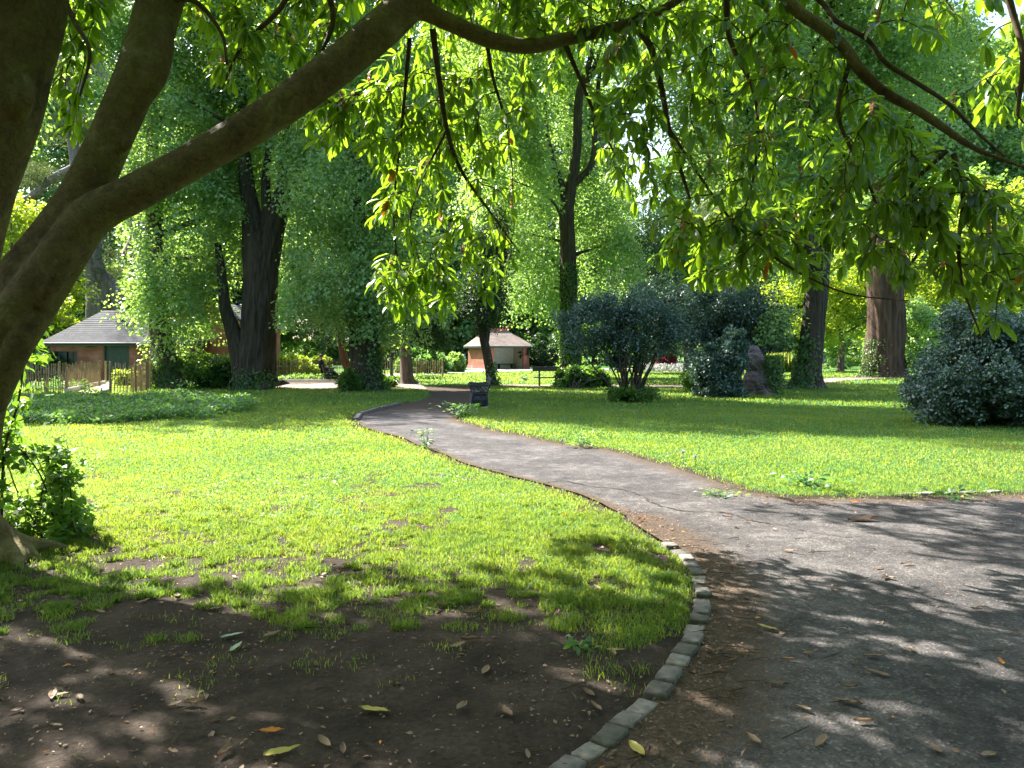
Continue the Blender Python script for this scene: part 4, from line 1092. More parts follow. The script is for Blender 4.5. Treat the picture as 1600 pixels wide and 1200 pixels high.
for i, t in enumerate(ftr):
    c = catmull(t, 10)
    T.add(c[:, :3] - rb, c[:, 3], 26, wob=.07, seed=i * 2.3, cap2=True)
for px, py, r0, yy in [(85, 866, .07, 0), (70, 880, .09, 0), (30, 895, .1, 0), (-30, 905, .1, 0), (140, 858, .04, 0)]:
    g = G(px, py)
    lp = catmull([(-4.25, 5.95, .45), (-4.1 + (g[0] + 4.1) * .3, 5.95, .14), (-4.1 + (g[0] + 4.1) * .7, (g[1] + 5.95) / 2, .05), (g[0], g[1], -.06)], 8)
    T.add(lp - rb, np.linspace(.13, r0 * .35, len(lp)), 12, wob=.1, seed=px, cap2=True)
tr_o = T.build('trunk', M['bark_near'], root)
md = tr_o.modifiers.new('remesh', 'REMESH'); md.mode = 'VOXEL'; md.voxel_size = .022
sm = tr_o.modifiers.new('smooth', 'SMOOTH'); sm.factor = .5; sm.iterations = 5
dg = bpy.context.evaluated_depsgraph_get()
nm = bpy.data.meshes.new_from_object(tr_o.evaluated_get(dg))
tr_o.modifiers.clear(); tr_o.data = nm; nm.name = 'trunk'
nm.polygons.foreach_set('use_smooth', np.ones(len(nm.polygons), bool))
if not nm.materials: nm.materials.append(M['bark_near'])

thin = [  # finer branches
    bp([(676, 45, 6.45, .03), (684, 110, 6.6, .025), (698, 200, 6.9, .022), (720, 265, 7.1, .018), (765, 330, 7.3, .012), (812, 395, 7.4, .007)]),
    bp([(640, 60, 6.4, .02), (632, 150, 6.7, .016), (622, 250, 7.1, .012), (615, 340, 7.4, .01), (625, 430, 7.6, .007), (640, 470, 7.7, .004)]),
    bp([(700, 200, 6.9, .014), (660, 280, 7.2, .01), (640, 350, 7.4, .008), (650, 420, 7.6, .005)]),
    bp([(985, 35, 6.6, .035), (1015, 70, 6.6, .03), (1032, 130, 6.6, .026), (1045, 200, 6.7, .022), (1062, 260, 6.7, .018), (1078, 310, 6.8, .012)]),
    bp([(1205, -60, 6.2, .03), (1280, 0, 6.1, .022), (1307, 33, 6.0, .02), (1353, 60, 5.95, .019), (1383, 97, 5.9, .018), (1433, 130, 5.9, .017), (1483, 163, 5.8, .015), (1527, 207, 5.7, .012), (1570, 245, 5.6, .008)]),
    bp([(1045, 200, 6.7, .014), (1090, 270, 6.6, .013), (1140, 340, 6.5, .012), (1200, 395, 6.4, .011), (1260, 432, 6.3, .010), (1330, 460, 6.2, .007), (1420, 470, 6.1, .004)]),
    bp([(1490, 240, 5.8, .022), (1505, 310, 5.8, .018), (1498, 380, 5.8, .015), (1505, 450, 5.8, .01), (1535, 530, 5.8, .005)]),
    bp([(1480, 235, 5.8, .018), (1420, 300, 6, .015), (1440, 380, 6, .012), (1400, 440, 6, .007)]),
    bp([(1135, -30, 6.6, .03), (1140, 60, 6.6, .024), (1180, 150, 6.5, .018), (1180, 260, 6.4, .012), (1160, 340, 6.4, .007)]),
    bp([(1330, 90, 6.0, .02), (1310, 180, 6, .016), (1350, 270, 6, .013), (1370, 330, 6, .01), (1365, 400, 6, .006)]),
    bp([(1560, -60, 5.8, .03), (1582, 20, 5.8, .025), (1598, 90, 5.7, .02), (1590, 180, 5.7, .012)]),
    bp([(880, 62, 6.55, .025), (905, 120, 6.7, .018), (930, 180, 6.9, .013), (960, 240, 7, .008)]),
    bp([(760, 60, 6.5, .02), (770, 120, 6.8, .015), (790, 190, 7.1, .01), (800, 260, 7.2, .006)]),
    bp([(480, -80, 6.2, .03), (440, 10, 6.2, .022), (380, 70, 6.3, .015), (350, 130, 6.3, .008)]),
    bp([(480, -80, 6.2, .03), (520, 20, 6.2, .022), (500, 90, 6.3, .012)]),
    bp([(240, 10, 6.2, .03), (300, 0, 6.1, .022), (345, 50, 6.1, .015), (355, 100, 6, .01)]),
    bp([(60, -120, 6.3, .03), (110, 20, 5.9, .02), (140, 80, 5.8, .014), (125, 150, 5.8, .008)]),
    bp([(790, -170, 6.8, .05), (600, -150, 6.5, .04), (480, -80, 6.2, .03)]),
    # overhead
    bp([(330, -330, 6.6, .14)]).repeat(1, 0),
    bp([(330, -330, 6.6, .1)]).repeat(1, 0)]
thin = [t for t in thin if len(t) > 1]
pA = P(330, -330, 6.6); pB = P(790, -170, 6.8); pC = P(70, -350, 6.5)
def l3(*p): return np.array(p, float)
thin += [l3([*pA, .13], [-2, 7.4, 6.4, .09], [-1.2, 8.4, 6.2, .06], [-.5, 9.3, 6.0, .03]), l3([*pC, .15], [-4.6, 7.3, 6.4, .1], [-4.8, 8.3, 6.2, .06], [-5, 9.2, 6.0, .03]),
         l3([*pC, .15], [-5, 5, 6.4, .1], [-4.5, 2.5, 6, .07], [-4, 0, 5.6, .05], [-4, -3, 5.2, .03]), l3([*pA, .13], [-1.5, 4.5, 6.3, .1], [-.5, 2, 6, .08], [0, -1, 5.6, .05], [0, -4, 5, .03]),
         l3([*pB, .11], [1, 8, 6.3, .08], [2, 9.3, 6.2, .05], [2.5, 10.8, 6.1, .03]), l3([*pB, .11], [1.8, 6.3, 6.2, .09], [3.5, 5.2, 6, .06], [5, 3, 5.6, .04], [5.5, 0, 5.2, .03]),
         l3([1.8, 6.3, 6.2, .08], [3.2, 7.6, 6.1, .05], [4.4, 8.6, 6, .03]), l3([*pA, .1], [-2.6, 6, 6.4, .07], [-3, 4.5, 6, .04])]

# grow twigs from the branches out to many tips, each tip joining the nearest wood
nodes = np.vstack([catmull(t, 6)[:, :3] for t in thin] + [catmull(ftr[3], 5)[:, :3], catmull(ftr[4], 5)[:, :3], catmull(ftr[1], 4)[30:, :3]])
tips = []; kindt = []
def px_tips(poly, n, Y0, Y1, k=0):
    poly = np.array(poly, float); c = 0
    while c < n:
        a = rng.uniform(poly[:, 0].min(), poly[:, 0].max()); b_ = rng.uniform(poly[:, 1].min(), poly[:, 1].max())
        if inpoly(np.array([a]), np.array([b_]), poly)[0]:
            tips.append(P(a, b_, rng.uniform(Y0, Y1))); kindt.append(k); c += 1
def box_tips(b0, b1, n, k=1):
    p = rng.uniform(b0, b1, (n, 3)); tips.extend(p); kindt.extend([k] * n)
px_tips([(600, 240), (700, 200), (800, 280), (830, 380), (760, 450), (700, 440), (640, 470), (590, 440), (560, 340)], 66, 6.9, 7.8)
px_tips([(575, 400), (690, 400), (740, 445), (700, 480), (620, 490), (585, 450)], 24, 7.1, 7.8)
px_tips([(560, 130), (700, 90), (820, 110), (840, 200), (760, 260), (660, 230), (560, 210)], 62, 6.5, 7.6)
px_tips([(430, 150), (570, 130), (600, 230), (520, 230), (450, 190)], 26, 6.6, 7.3)
px_tips([(560, -60), (960, -60), (960, 60), (820, 60), (660, 20)], 80, 6.4, 8.2)
px_tips([(270, -60), (560, -60), (520, 60), (400, 150), (330, 120), (300, 40)], 60, 6.1, 7)
px_tips([(60, -40), (180, -40), (150, 80), (130, 200), (100, 190), (80, 60)], 24, 6.4, 6.9)
px_tips([(940, -60), (1260, -60), (1330, 120), (1330, 330), (1200, 380), (1080, 380), (1000, 330), (950, 270), (920, 160), (960, 60)], 205, 5.9, 7.6)
px_tips([(1100, 330), (1300, 300), (1380, 400), (1320, 440), (1180, 420), (1040, 440), (1030, 380)], 60, 6.0, 7.0)
px_tips([(1300, 130), (1420, 190), (1500, 270), (1640, 310), (1640, 460), (1560, 500), (1460, 440), (1360, 410), (1300, 330)], 150, 5.3, 6.6)
px_tips([(1300, -60), (1640, -60), (1640, 250), (1500, 180), (1400, 80)], 26, 5.6, 7)
vis_n = len(tips)
box_tips((-9.4, 4.9, 5.3), (-3.4, 8.9, 7.2), 1100)
box_tips((-3.4, 4.9, 5.3), (2.2, 8.2, 7.2), 430); box_tips((-.8, 8.2, 5.4), (3.4, 11.4, 7.0), 150); box_tips((-2.0, 10.2, 5.7), (.8, 12.5, 7.3), 95); box_tips((-2.4, 4.7, 4.9), (2.6, 8.0, 6.2), 330)
box_tips((-9, -6, 4.2), (9, 4.6, 6.4), 850, 2); box_tips((5.2, 2.5, 4.4), (11, 9.5, 6.8), 260, 2); box_tips((-13, -2, 4.4), (-8.8, 8, 6.8), 220, 2)  # unseen twigless leaf masses added over and behind the camera to block skylight
tips = np.array(tips); kindt = np.array(kindt)
d0 = np.array([np.min(np.linalg.norm(nodes - t, axis=1)) for t in tips])
order = np.argsort(d0)
TW = Tubes(); LF = Leafage()
lp_, ld_, ln_, ll_, lt_, ls_ = [], [], [], [], [], []
NN = [nodes]; allnodes = nodes
for oi, ti in enumerate(order):
    t = tips[ti]; kk = kindt[ti]
    dv = allnodes - t; dd = np.linalg.norm(dv, axis=1)
    cost = dd + .5 * np.maximum(0, t[2] - allnodes[:, 2]) + .6 * (dd < .18)
    s = allnodes[np.argmin(cost)]
    D = np.linalg.norm(t - s)
    mid = s * .45 + t * .55 + np.array([rng.normal(0, .07), rng.normal(0, .07), .08 + .1 * D]) * min(1, D)
    tip2 = t + np.array([0, 0, -.03])
    c = catmull([s, mid, tip2], 4)
    if kk < 2: TW.add(c - rb, np.linspace(.006 + .004 * D, .0025, len(c)), 5)
    allnodes = np.vstack([allnodes, c[2:]])
    ax = norm(c[-1] - c[-3])
    # whorls of leaves at the tip and a few steps back
    for wi, back in enumerate((0, .07, .16, .27)):
        if wi and back > D: break
        cc = tip2 - ax * back
        nl = (rng.integers(5, 9) if wi == 0 else rng.integers(1, 4)) if kk < 2 else (7 if wi == 0 else 4)
        a = rng.random() * 6.28 + np.arange(nl) * 2.4
        u = norm(np.cross(ax, [.3, .2, 1.])); w = np.cross(ax, u)
        rad = np.cos(a)[:, None] * u + np.sin(a)[:, None] * w
        d = norm(rad * (.9 if wi else .8) + ax * .45 + np.array([0, 0, -.55]) + rng.normal(0, .3, (nl, 3)))
        n_ = norm(np.array([0, 0, 1.]) + rad * .5 + rng.normal(0, .3, (nl, 3)))
        L_ = rng.uniform(.09, .19, nl) * (1.0, 1.25, 1.7)[kk]
        lp_.append(cc + rad * .006); ld_.append(d); ln_.append(n_); ll_.append(L_)
        lt_.append(np.clip(rng.normal(.5, .28, nl), 0, 1))
        so_ = np.where(rng.random(nl) < .0035, .45, 0.); ls_.append(so_)
    if kk == 0 and rng.random() < .16:      # spent flower heads
        nl = 26; h = rng.random(nl) * .09
        lp_.append(tip2 + np.array([0, 0, 1.]) * h[:, None]); ld_.append(norm(rand_dir(nl) + [0, 0, .4])); ln_.append(rand_dir(nl)); ll_.append(np.full(nl, .022)); lt_.append(rng.random(nl)); ls_.append(np.full(nl, .8))
lp_ = np.vstack(lp_); ll_ = np.concatenate(ll_)
LF.add(lp_ - rb, np.vstack(ld_), np.vstack(ln_), ll_, ll_ * np.where(ll_ < .03, .8, rng.uniform(.27, .37, len(ll_))), shape=LONG, tint=np.concatenate(lt_), sort=np.concatenate(ls_))
print('near leaves', len(lp_))
for t in thin:
    c = catmull(t, 6); TW.add(c[:, :3] - rb, c[:, 3], 9, wob=.06, seed=t[0, 0])
TW.build('branch', M['twig'], root)
LF.build('crown', M['near_leaf'], root)

# ivy and shoots at its foot
make_bush('ivy_bush', 'bright leaved ivy and weeds crowding the foot of the foreground trunk', -3.9, 6.6,
          [(-4.3, 6.6, .5, .36, .35, .7), (-4.05, 6.65, .3, .36, .35, .42), (-3.85, 6.6, .12, .3, .3, .2)], M['lime_soft'], 85, 32, .12, .07, .065, stems=12, shape=LOBED, cat='plant', stem_mat=M['twig'])
L = Leafage(); T = Tubes()
sp = catmull([P(2, 790, 6.4), P(8, 700, 6.4), P(28, 630, 6.4), P(38, 560, 6.4), P(42, 520, 6.4)], 8)
sp[0, 2] = 0
T.add(sp - sp[0], np.linspace(.012, .006, len(sp)), 7)
n = 150; w = rng.integers(6, len(sp), n)
L.add(sp[w] - sp[0] + rng.normal(0, .09, (n, 3)), norm(rand_dir(n) + [0, 0, -.8]), norm(rand_dir(n) + [0, -.3, .6]), rng.uniform(.05, .1, n), rng.uniform(.05, .09, n), shape=LOBED)
r = empty('ivy_shoot', tuple(sp[0])); tag(r, 'tall thin ivy covered shoot standing just right of the foreground trunk', 'plant')
T.build('stem', M['twig'], r); L.build('foliage', M['ivy'], r)

# ------------------------------------------------------------ low plants
# nettle bed on the left
n = 15000
hx = rng.uniform(-21, -7.2, n); hy = rng.uniform(16.8, 26.5, n)
u = (hx / hy) * F + 800; v_ = HOR + EYE * F / hy
d = fbm(hx, hy, .5, 51)
lim = 664 + 12 * (fbm(hx, hx * 0, .6, 3) - .5) - .03 * (u - 100).clip(0)
k = (v_ < lim) & (v_ > 627 + 8 * (d - .5)) & (u < 395 - 60 * (v_ > 650) + 60 * (d - .5)) & (d > .3)
hx, hy, d = hx[k], hy[k], d[k]
L = Leafage()
per = 9; hx = np.repeat(hx, per) + rng.normal(0, .12, len(hx) * per); hy = np.repeat(hy, per) + rng.normal(0, .12, len(hy) * per)
hgt = .05 + .5 * fbm(hx, hy, .9, 71) ** 1.2
hz = rng.random(len(hx)) ** .6 * hgt
L.add(np.stack([hx, hy, hz], 1), norm(rand_dir(len(hx)) + [0, 0, -.1]), norm(rand_dir(len(hx)) * .6 + [0, 0, 1.]), rng.uniform(.05, .11, len(hx)), rng.uniform(.04, .08, len(hx)))
tag(L.build('weed_bed', M['herb']), 'bed of leafy weeds and nettles across the left lawn before the fence', 'weeds', kind='stuff')

n = 60000
hx = rng.uniform(-9, 12, n); hy = rng.uniform(4.8, 19, n)
k = (fbm(hx, hy, .7, 131, 3) + .35 * (fbm(hx, hy, 4, 133, 2) - .5) > .56) & ~pathmask(hx, hy) & (bare_f(hx, hy) < .4) & (dist_line(hx, hy, right_g) > .1) & (dist_line(hx, hy, front_line) > .12)
hx, hy = hx[k], hy[k]; n = len(hx)
L = Leafage(); sz = rng.uniform(.018, .036, n)
L.add(np.stack([hx, hy, gz_at(hx, hy) + rng.uniform(.012, .045, n)], 1), norm(rand_dir(n) * [1, 1, .3]), norm(rng.normal(0, .4, (n, 3)) + [0, 0, 1.]), sz, sz * .8)
tag(L.build('clover', M['herb']), 'patches of clover and broad leaved weeds among the lawn grass', 'clover', kind='stuff')
n = 420; hx = rng.uniform(-12, 16, n); hy = rng.uniform(7, 30, n); k = ~pathmask(hx, hy) & (fbm(hx, hy, .4, 141) > .5); hx, hy = hx[k], hy[k]; n = len(hx)
L = Leafage(); dd = rand_dir(n * 6); dd[:, 2] = .15
L.add(np.repeat(np.stack([hx, hy, gz_at(hx, hy) + .05], 1), 6, 0), dd, np.tile([0, -.2, 1.], (n * 6, 1)), .013, .007)
tag(L.build('daisies', M['chalk']), 'tiny white daisies dotted through the lawns', 'daisies', kind='stuff')

def weed(name, label, px, py, n, h, r_, ln=.08, mat='herb', cat='plant', group=None):
    g = G(px, py); L = Leafage()
    a = rng.random(n) * 6.28; rr = np.abs(rng.normal(0, r_, n)); z = rng.random(n) * h
    pos = np.stack([np.cos(a) * rr * (.3 + z / h), np.sin(a) * rr * (.3 + z / h), z], 1)
    L.add(pos, norm(np.stack([np.cos(a), np.sin(a), 0 * a + .2], 1) + rng.normal(0, .3, (n, 3))), norm(rng.normal(0, .4, (n, 3)) + [0, 0, 1.]), ln * rng.uniform(.6, 1.2, n), ln * .42, shape=LONG)
    root = empty(name, (g[0], g[1], float(gz_at(g[0], g[1]))))
    T = Tubes()
    for i in range(4):
        e = np.array([rng.normal(0, r_ * .6), rng.normal(0, r_ * .6), h * rng.uniform(.7, 1)])
        lp = limb_pts((0, 0, -.02), e, .1, 6); T.add(lp, np.linspace(.005, .002, len(lp)), 5)
    T.build('stem', M['grass'], root); L.build('foliage', M[mat], root)
    return tag(root, label, cat, group)
weed('weed_plant', 'clump of pale shoots growing over the path edge at the foot of the near bench', 728, 652, 260, .32, .3, .12)
weed('weed_plant', 'slender weed growing at the left edge of the path', 665, 702, 50, .34, .1, .09)
weed('weed_plant', 'yellowing weed at the right edge of the path', 908, 700, 60, .25, .16, .1)
weed('weed_plant', 'broad leaved weed tuft on the right verge where the path widens', 1262, 762, 90, .14, .22, .1)
weed('weed_plant', 'small bright weed on the bare edge under the right lawn', 1128, 778, 40, .07, .14, .07)
weed('weed_plant', 'star shaped weed at the verge near the right end of the path', 1490, 782, 40, .1, .14, .09)
weed('weed_plant', 'pale leafed seedling lying on the soil left of the kerb', 905, 1022, 24, .04, .05, .06)
weed('weed_plant', 'weed with white flower heads in front of the left lime', 288, 622, 120, .6, .22, .1)
for px, py, h, lab in [(1067, 730, .2, 'left of the two dandelion clocks on the right verge'), (1086, 735, .17, 'right of the two dandelion clocks on the right verge'), (878, 700, .12, 'dandelion clock standing alone near the yellowing weed')]:
    g = G(px, py); r = empty('dandelion', (g[0], g[1], float(gz_at(*g)))); tag(r, lab, 'dandelion', 'dandelion clocks')
    mb = MB().tube([(0, 0, 0), (.005, 0, h * .5), (0, .005, h)], [.003] * 3, 6); mb.build('stem', M['grass'], r)
    L = Leafage(); dd = rand_dir(160); L.add(dd * .004 + [0, 0, h], dd, rand_dir(160), .028, .006); L.build('seed_head', M['chalk'], r)

# flower bed far right
n = 2600; hx = rng.uniform(*[P(a, 580, 62)[0] for a in (1005, 1085)], n); hy = rng.uniform(60, 66, n)
L = Leafage(); L.add(np.stack([hx, hy, rng.random(n) * .6], 1), rand_dir(n), rand_dir(n), .2, .15)
tag(L.build('flower_bed', M['flower']), 'mauve flower bed on the far lawn around the red maple', 'flowers', kind='stuff')
n = 2600; hx = rng.uniform(*[P(a, 580, 46)[0] for a in (422, 690)], n); hy = rng.uniform(44.2, 45.2, n)
L = Leafage(); L.add(np.stack([hx, hy, rng.random(n) * .45 * fbm(hx, hy, .6)], 1), rand_dir(n), rand_dir(n), .16, .1)
tag(L.build('fence_weeds', M['lime_soft']), 'light weeds growing along the foot of the far paling fence', 'weeds', kind='stuff')

# ------------------------------------------------------------ kerb stones
GR = [M['granite'], plain('pale_granite_sett', (.2, .18, .165), .9, .4, 18, bump=.012), plain('dark_granite_sett', (.08, .074, .062), .9, .4, 15, bump=.012)]
def sett(l, w, h, seed):
    r_ = random.Random(seed)
    bm = bmesh.new(); bmesh.ops.create_cube(bm, size=1)
    bmesh.ops.bevel(bm, geom=bm.edges[:], offset=.085, segments=2, profile=.6, affect='EDGES')
    bmesh.ops.subdivide_edges(bm, edges=[e for e in bm.edges if e.calc_length() > .3], cuts=2, use_grid_fill=True)
    for v in bm.verts:
        j = 1 + .07 * (r_.random() - .5)
        v.co = Vector((v.co.x * l * j, v.co.y * w * j, v.co.z * h * (1 + .12 * (r_.random() - .5))))
    me = bpy.data.meshes.new('kerb_sett'); bm.to_mesh(me); bm.free()
    me.polygons.foreach_set('use_smooth', np.ones(len(me.polygons), bool))
    me.materials.append(GR[seed % 3])
    return me
setts = [sett(.158, .105, .13, i) for i in range(6)]
kl = catmull([G(*p) for p in kerb_px], 24)
seglen = np.concatenate([[0], np.cumsum(np.linalg.norm(np.diff(kl, axis=0), axis=1))])
s = .04; i = 0
while s < seglen[-1]:
    x = np.interp(s, seglen, kl[:, 0]); y = np.interp(s, seglen, kl[:, 1]); x2 = np.interp(s + .05, seglen, kl[:, 0]); y2 = np.interp(s + .05, seglen, kl[:, 1])
    o = bpy.data.objects.new('kerb_sett', setts[i % 6]); COL.objects.link(o)
    sc = random.uniform(.78, 1.15)
    o.location = (x + random.uniform(-.008, .008), y, -.036 + random.uniform(-.012, .012)); o.scale = (sc, random.uniform(.9, 1.05), 1)
    o.rotation_euler = (random.uniform(-.05, .05), random.uniform(-.05, .05), math.atan2(y2 - y, x2 - x) + random.uniform(-.06, .06))
    tag(o, 'worn grey granite sett in the curved kerb beside the path', 'kerb stone', 'granite setts of the curved kerb')
    s += .158 * sc + random.uniform(.012, .035); i += 1
for k_, (a, b_) in enumerate([((556, 658), (562, 650)), ((562, 649.5), (590, 641)), ((592, 640.5), (625, 633))]):
    A = G(*a); B = G(*b_); o = MB().box(((A[0] + B[0]) / 2, (A[1] + B[1]) / 2, .03), (np.linalg.norm(B - A) - .05, .12, .1), rz=math.atan2(*(B - A)[::-1])).build('kerb_edging', M['granite'], bevel=.015)
    tag(o, ['short stone edging at the sharp left bend of the path', 'long stone edging along the far left bend of the path', 'stone edging of the path nearest the ivy footed lime'][k_], 'kerb')
for k_, (px, py) in enumerate([(1420, 776), (1452, 775), (1486, 774), (1520, 773), (1556, 772)]):
    g = G(px, py); o = bpy.data.objects.new('edging_stone', setts[k_]); COL.objects.link(o); o.location = (g[0], g[1] + .06, -.022); o.scale = (1.2, .9, .8); o.rotation_euler = (0, 0, .1 * k_)
    tag(o, 'half buried stone edging the right lawn beside the path', 'kerb stone', 'half buried stones of the right verge')
g = G(1262, 822)

# ------------------------------------------------------------ fallen leaves and litter
def one_leaf_mesh(seed, curl):
    r_ = np.random.default_rng(seed); nu, nv = 9, 5
    V_ = []
    for i in range(nu):
        u = i / (nu - 1); w = .5 * math.sin(PI * min(1, u * 1.02 + .0)) ** .75 * (1 - .25 * u)
        for j in range(nv):
            t = (j / (nv - 1) - .5) * 2
            V_.append((u - .5, t * w * .36, .12 * curl * abs(t) ** 1.3 * (.5 + w) + curl * .22 * (u - .5) ** 2 + .015 * r_.normal()))
    f = [(i * nv + j, i * nv + j + 1, (i + 1) * nv + j + 1, (i + 1) * nv + j) for i in range(nu - 1) for j in range(nv - 1)]
    return np.array(V_), np.array(f)
def leaf_obj_mesh(seed, curl, tint, sort):
    V_, f = one_leaf_mesh(seed, curl); V_[:, 2] -= V_[:, 2].min()
    me = mesh_np('fallen_leaf', V_, f, {'tint': np.full(len(V_), tint), 'sort': np.full(len(V_), sort)})
    me.polygons.foreach_set('use_smooth', np.ones(len(f), bool)); me.materials.append(M['fallen'])
    return me
lm = [leaf_obj_mesh(i, random.uniform(.2, 1.3), random.random(), 0) for i in range(7)]
lm_o = leaf_obj_mesh(20, .7, .5, .45); lm_g = leaf_obj_mesh(21, .3, .5, .8)
lm_y = leaf_obj_mesh(22, .4, .5, 0); lm_y.materials.clear(); my = leaf_mat('yellowed_leaf', (.42, .36, .08), (.5, .4, .1), (.5, .4, .1), trf=.2); lm_y.materials.append(my)
def put_leaf(me, px, py, L, rz, label, group='fallen leaves on the ground'):
    g = G(px, py); o = bpy.data.objects.new('fallen_leaf', me); COL.objects.link(o)
    o.location = (g[0], g[1], float(gz_at(g[0], g[1])) + .012); o.scale = (L, L, L); o.rotation_euler = (random.uniform(-.2, .2), random.uniform(-.12, .12), rz)
    tag(o, label, 'leaf', group)
put_leaf(lm_g, 362, 1002, .13, .5, 'upper of the two grey green leaves lying together on the soil')
put_leaf(lm_g, 369, 1021, .12, 1.4, 'lower of the two grey green leaves lying together on the soil')
put_leaf(lm_y, 440, 1192, .15, .7, 'large yellow green leaf at the bottom edge left of centre')
put_leaf(lm_y, 585, 1123, .15, 2.9, 'long pale yellow leaf on the bare soil left of the kerb')
put_leaf(lm_o, 425, 1157, .1, .3, 'orange leaf on the bare soil above the large yellow green leaf')
put_leaf(lm_y, 995, 1180, .13, 1.9, 'yellow leaf on the path beside the kerb at the bottom edge')
put_leaf(lm_o, 1564, 1042, .09, 1.2, 'bright orange leaf lying alone at the right edge of the path')
put_leaf(lm_o, 1335, 788, .12, .2, 'orange leaf on the path under the right verge')
put_leaf(lm_g, 1523, 830, .13, .4, 'pale leaf at the right side of the shaded path')
put_leaf(lm_o, 883, 812, .12, 1.0, 'red leaf caught in the sunlit grass')
put_leaf(lm_y, 1200, 988, .13, 2.4, 'pale leaf on the path right of the kerb')
put_leaf(lm_y, 962, 1028, .1, .3, 'yellow leaf on the soil beside the tuft by the kerb')
put_leaf(lm[1], 1348, 816, .3, .1, 'big curled brown leaf on the path near the crack end')
for i in range(70):
    if i < 40: px, py = random.uniform(20, 1040), 860 + 340 * random.random() ** 1.2
    else: px, py = random.uniform(1100, 1590), 790 + 400 * random.random() ** 1.2
    g = G(px, py); onp = bool(pathmask(np.array([g[0]]), np.array([g[1]]))[0])
    put_leaf(random.choice(lm), px, py, random.uniform(.06, .13), random.uniform(0, 6.3),
             'dry brown curled leaf lying on the path' if onp else 'dry brown curled leaf lying on the soil and thin grass',
             'dry leaves on the path' if onp else 'dry leaves on the soil')
# litter: chips too many to count
n = 75000
x = rng.uniform(-5, 6.5, n); y = rng.uniform(2.4, 9, n) ; dk = dist_line(x, y, front_line); dr = dist_line(x, y, right_g)
ins = pathmask(x, y); b = bare_f(x, y)
pr = np.where(ins, .05 + .9 * np.exp(-(dk / .3) ** 2) * (y < 8) + .6 * np.exp(-(dr / .35) ** 2), .10 + .35 * (b > .35) * fbm(x, y, 1.4, 61))
k = rng.random(n) < pr * (np.abs(x) < .7 * y + .3); x, y = x[k], y[k]; n = len(x)
L = Leafage(); sz = rng.gamma(1.5, .008, n) + .004
L.add(np.stack([x, y, gz_at(x, y) + .008], 1), norm(rng.normal(0, 1, (n, 3)) * [1, 1, .15]), norm(rng.normal(0, .35, (n, 3)) + [0, 0, 1.]), sz, sz * rng.uniform(.25, .7, n), tint=rng.random(n) ** 1.5, sort=np.where(rng.random(n) < .05, .45, 0))
tag(L.build('leaf_litter', M['fallen']), 'scattered crumbs of dry leaf and bark on soil and path', 'leaf litter', kind='stuff')
T = Tubes()
for i in range(150):
    x, y = random.uniform(-3, 3), random.uniform(2.6, 7)
    if random.random() < .5:
        j = random.randrange(len(kerb_g)); x, y = kerb_g[j] + np.array([random.uniform(.05, .45), random.uniform(-.1, .1)])
    a = random.uniform(0, 6.28); l = random.uniform(.04, .2); z = float(gz_at(x, y)) + .012
    T.add([(x, y, z), (x + math.cos(a) * l * .5 + .01, y + math.sin(a) * l * .5, z + .006), (x + math.cos(a) * l, y + math.sin(a) * l + .01, z)], [.003, .0025, .0015], 5)
tag(T.build('twig_litter', M['twig']), 'small fallen twigs scattered over the soil and kerb edge', 'twigs', kind='stuff')

# ------------------------------------------------------------ buildings
def courses(mb, A, B, C, D, n, t=.02):
    """roof slope A,B (eave) to D,C (ridge) laid as n stepped courses"""
    A, B, C, D = map(np.array, (A, B, C, D))
    nr = np.cross(B - A, D - A); nr = nr / np.linalg.norm(nr)
    if nr[2] < 0: nr = -nr
    for i in range(n):
        a, b = i / n, (i + 1) / n
        p = [A + (D - A) * a + nr * t, B + (C - B) * a + nr * t, B + (C - B) * b + nr * .004, A + (D - A) * b + nr * .004]
        q = [A + (D - A) * a - nr * .01, B + (C - B) * a - nr * .01]
        mb.add([p[0], p[1], p[2], p[3], q[0], q[1]], [(0, 1, 2, 3), (4, 5, 1, 0)])

# shed
Y = 42.0; k = Y / F
sx0, sx1 = (78 - 800) * k, (262 - 800) * k
shed = empty('brick_shed', (sx0, Y, 0)); tag(shed, 'small red brick shed with hipped slate roof and dark green door behind the paling fence', 'shed')
W = sx1 - sx0; H = 2.1; Dp = 5
def lx(px): return (px - 800) * k - sx0
d0_, d1_ = lx(162), lx(202); w0, w1 = lx(84), lx(121)
mb = MB()
mb.box(((w0) / 2, .11, H / 2), (w0, .22, H)); mb.box(((w0 + w1) / 2, .11, .35), (w1 - w0, .22, .7)); mb.box(((w0 + w1) / 2, .11, (1.66 + H) / 2), (w1 - w0, .22, H - 1.66))
mb.box(((w1 + d0_) / 2, .11, H / 2), (d0_ - w1, .22, H)); mb.box(((d1_ + W) / 2, .11, H / 2), (W - d1_, .22, H))
mb.box((.11, Dp / 2 + .11, H / 2), (.22, Dp - .22, H)); mb.box((W - .11, Dp / 2 + .11, H / 2), (.22, Dp - .22, H)); mb.box((W / 2, Dp - .11, H / 2), (W - .44, .22, H - .01))
mb.build('wall', M['brick'], shed)
rf = MB(); e = .4; rz_ = 4.0; ry_ = Dp / 2; hi = 2.0
A = (-e, -e, H - .02); B = (W + e, -e, H - .02); C_ = (W + e - hi * 1.0, ry_, rz_); D_ = (-e + hi, ry_, rz_); A2 = (-e, Dp + e, H - .02); B2 = (W + e, Dp + e, H - .02)
courses(rf, A, B, C_, D_, 17); courses(rf, B2, A2, D_, C_, 17); courses(rf, A2, A, D_, D_, 17); courses(rf, B, B2, C_, C_, 17)
ro = rf.build('roof', M['slate'], shed)
MB().box((W / 2, -e + .02, H - .1), (W + 2 * e - .01, .05, .14)).box((W / 2, -e / 2 + .03, H - .14), (W + 2 * e - .1, e, .03)).build('fascia', M['dgreen'], shed)
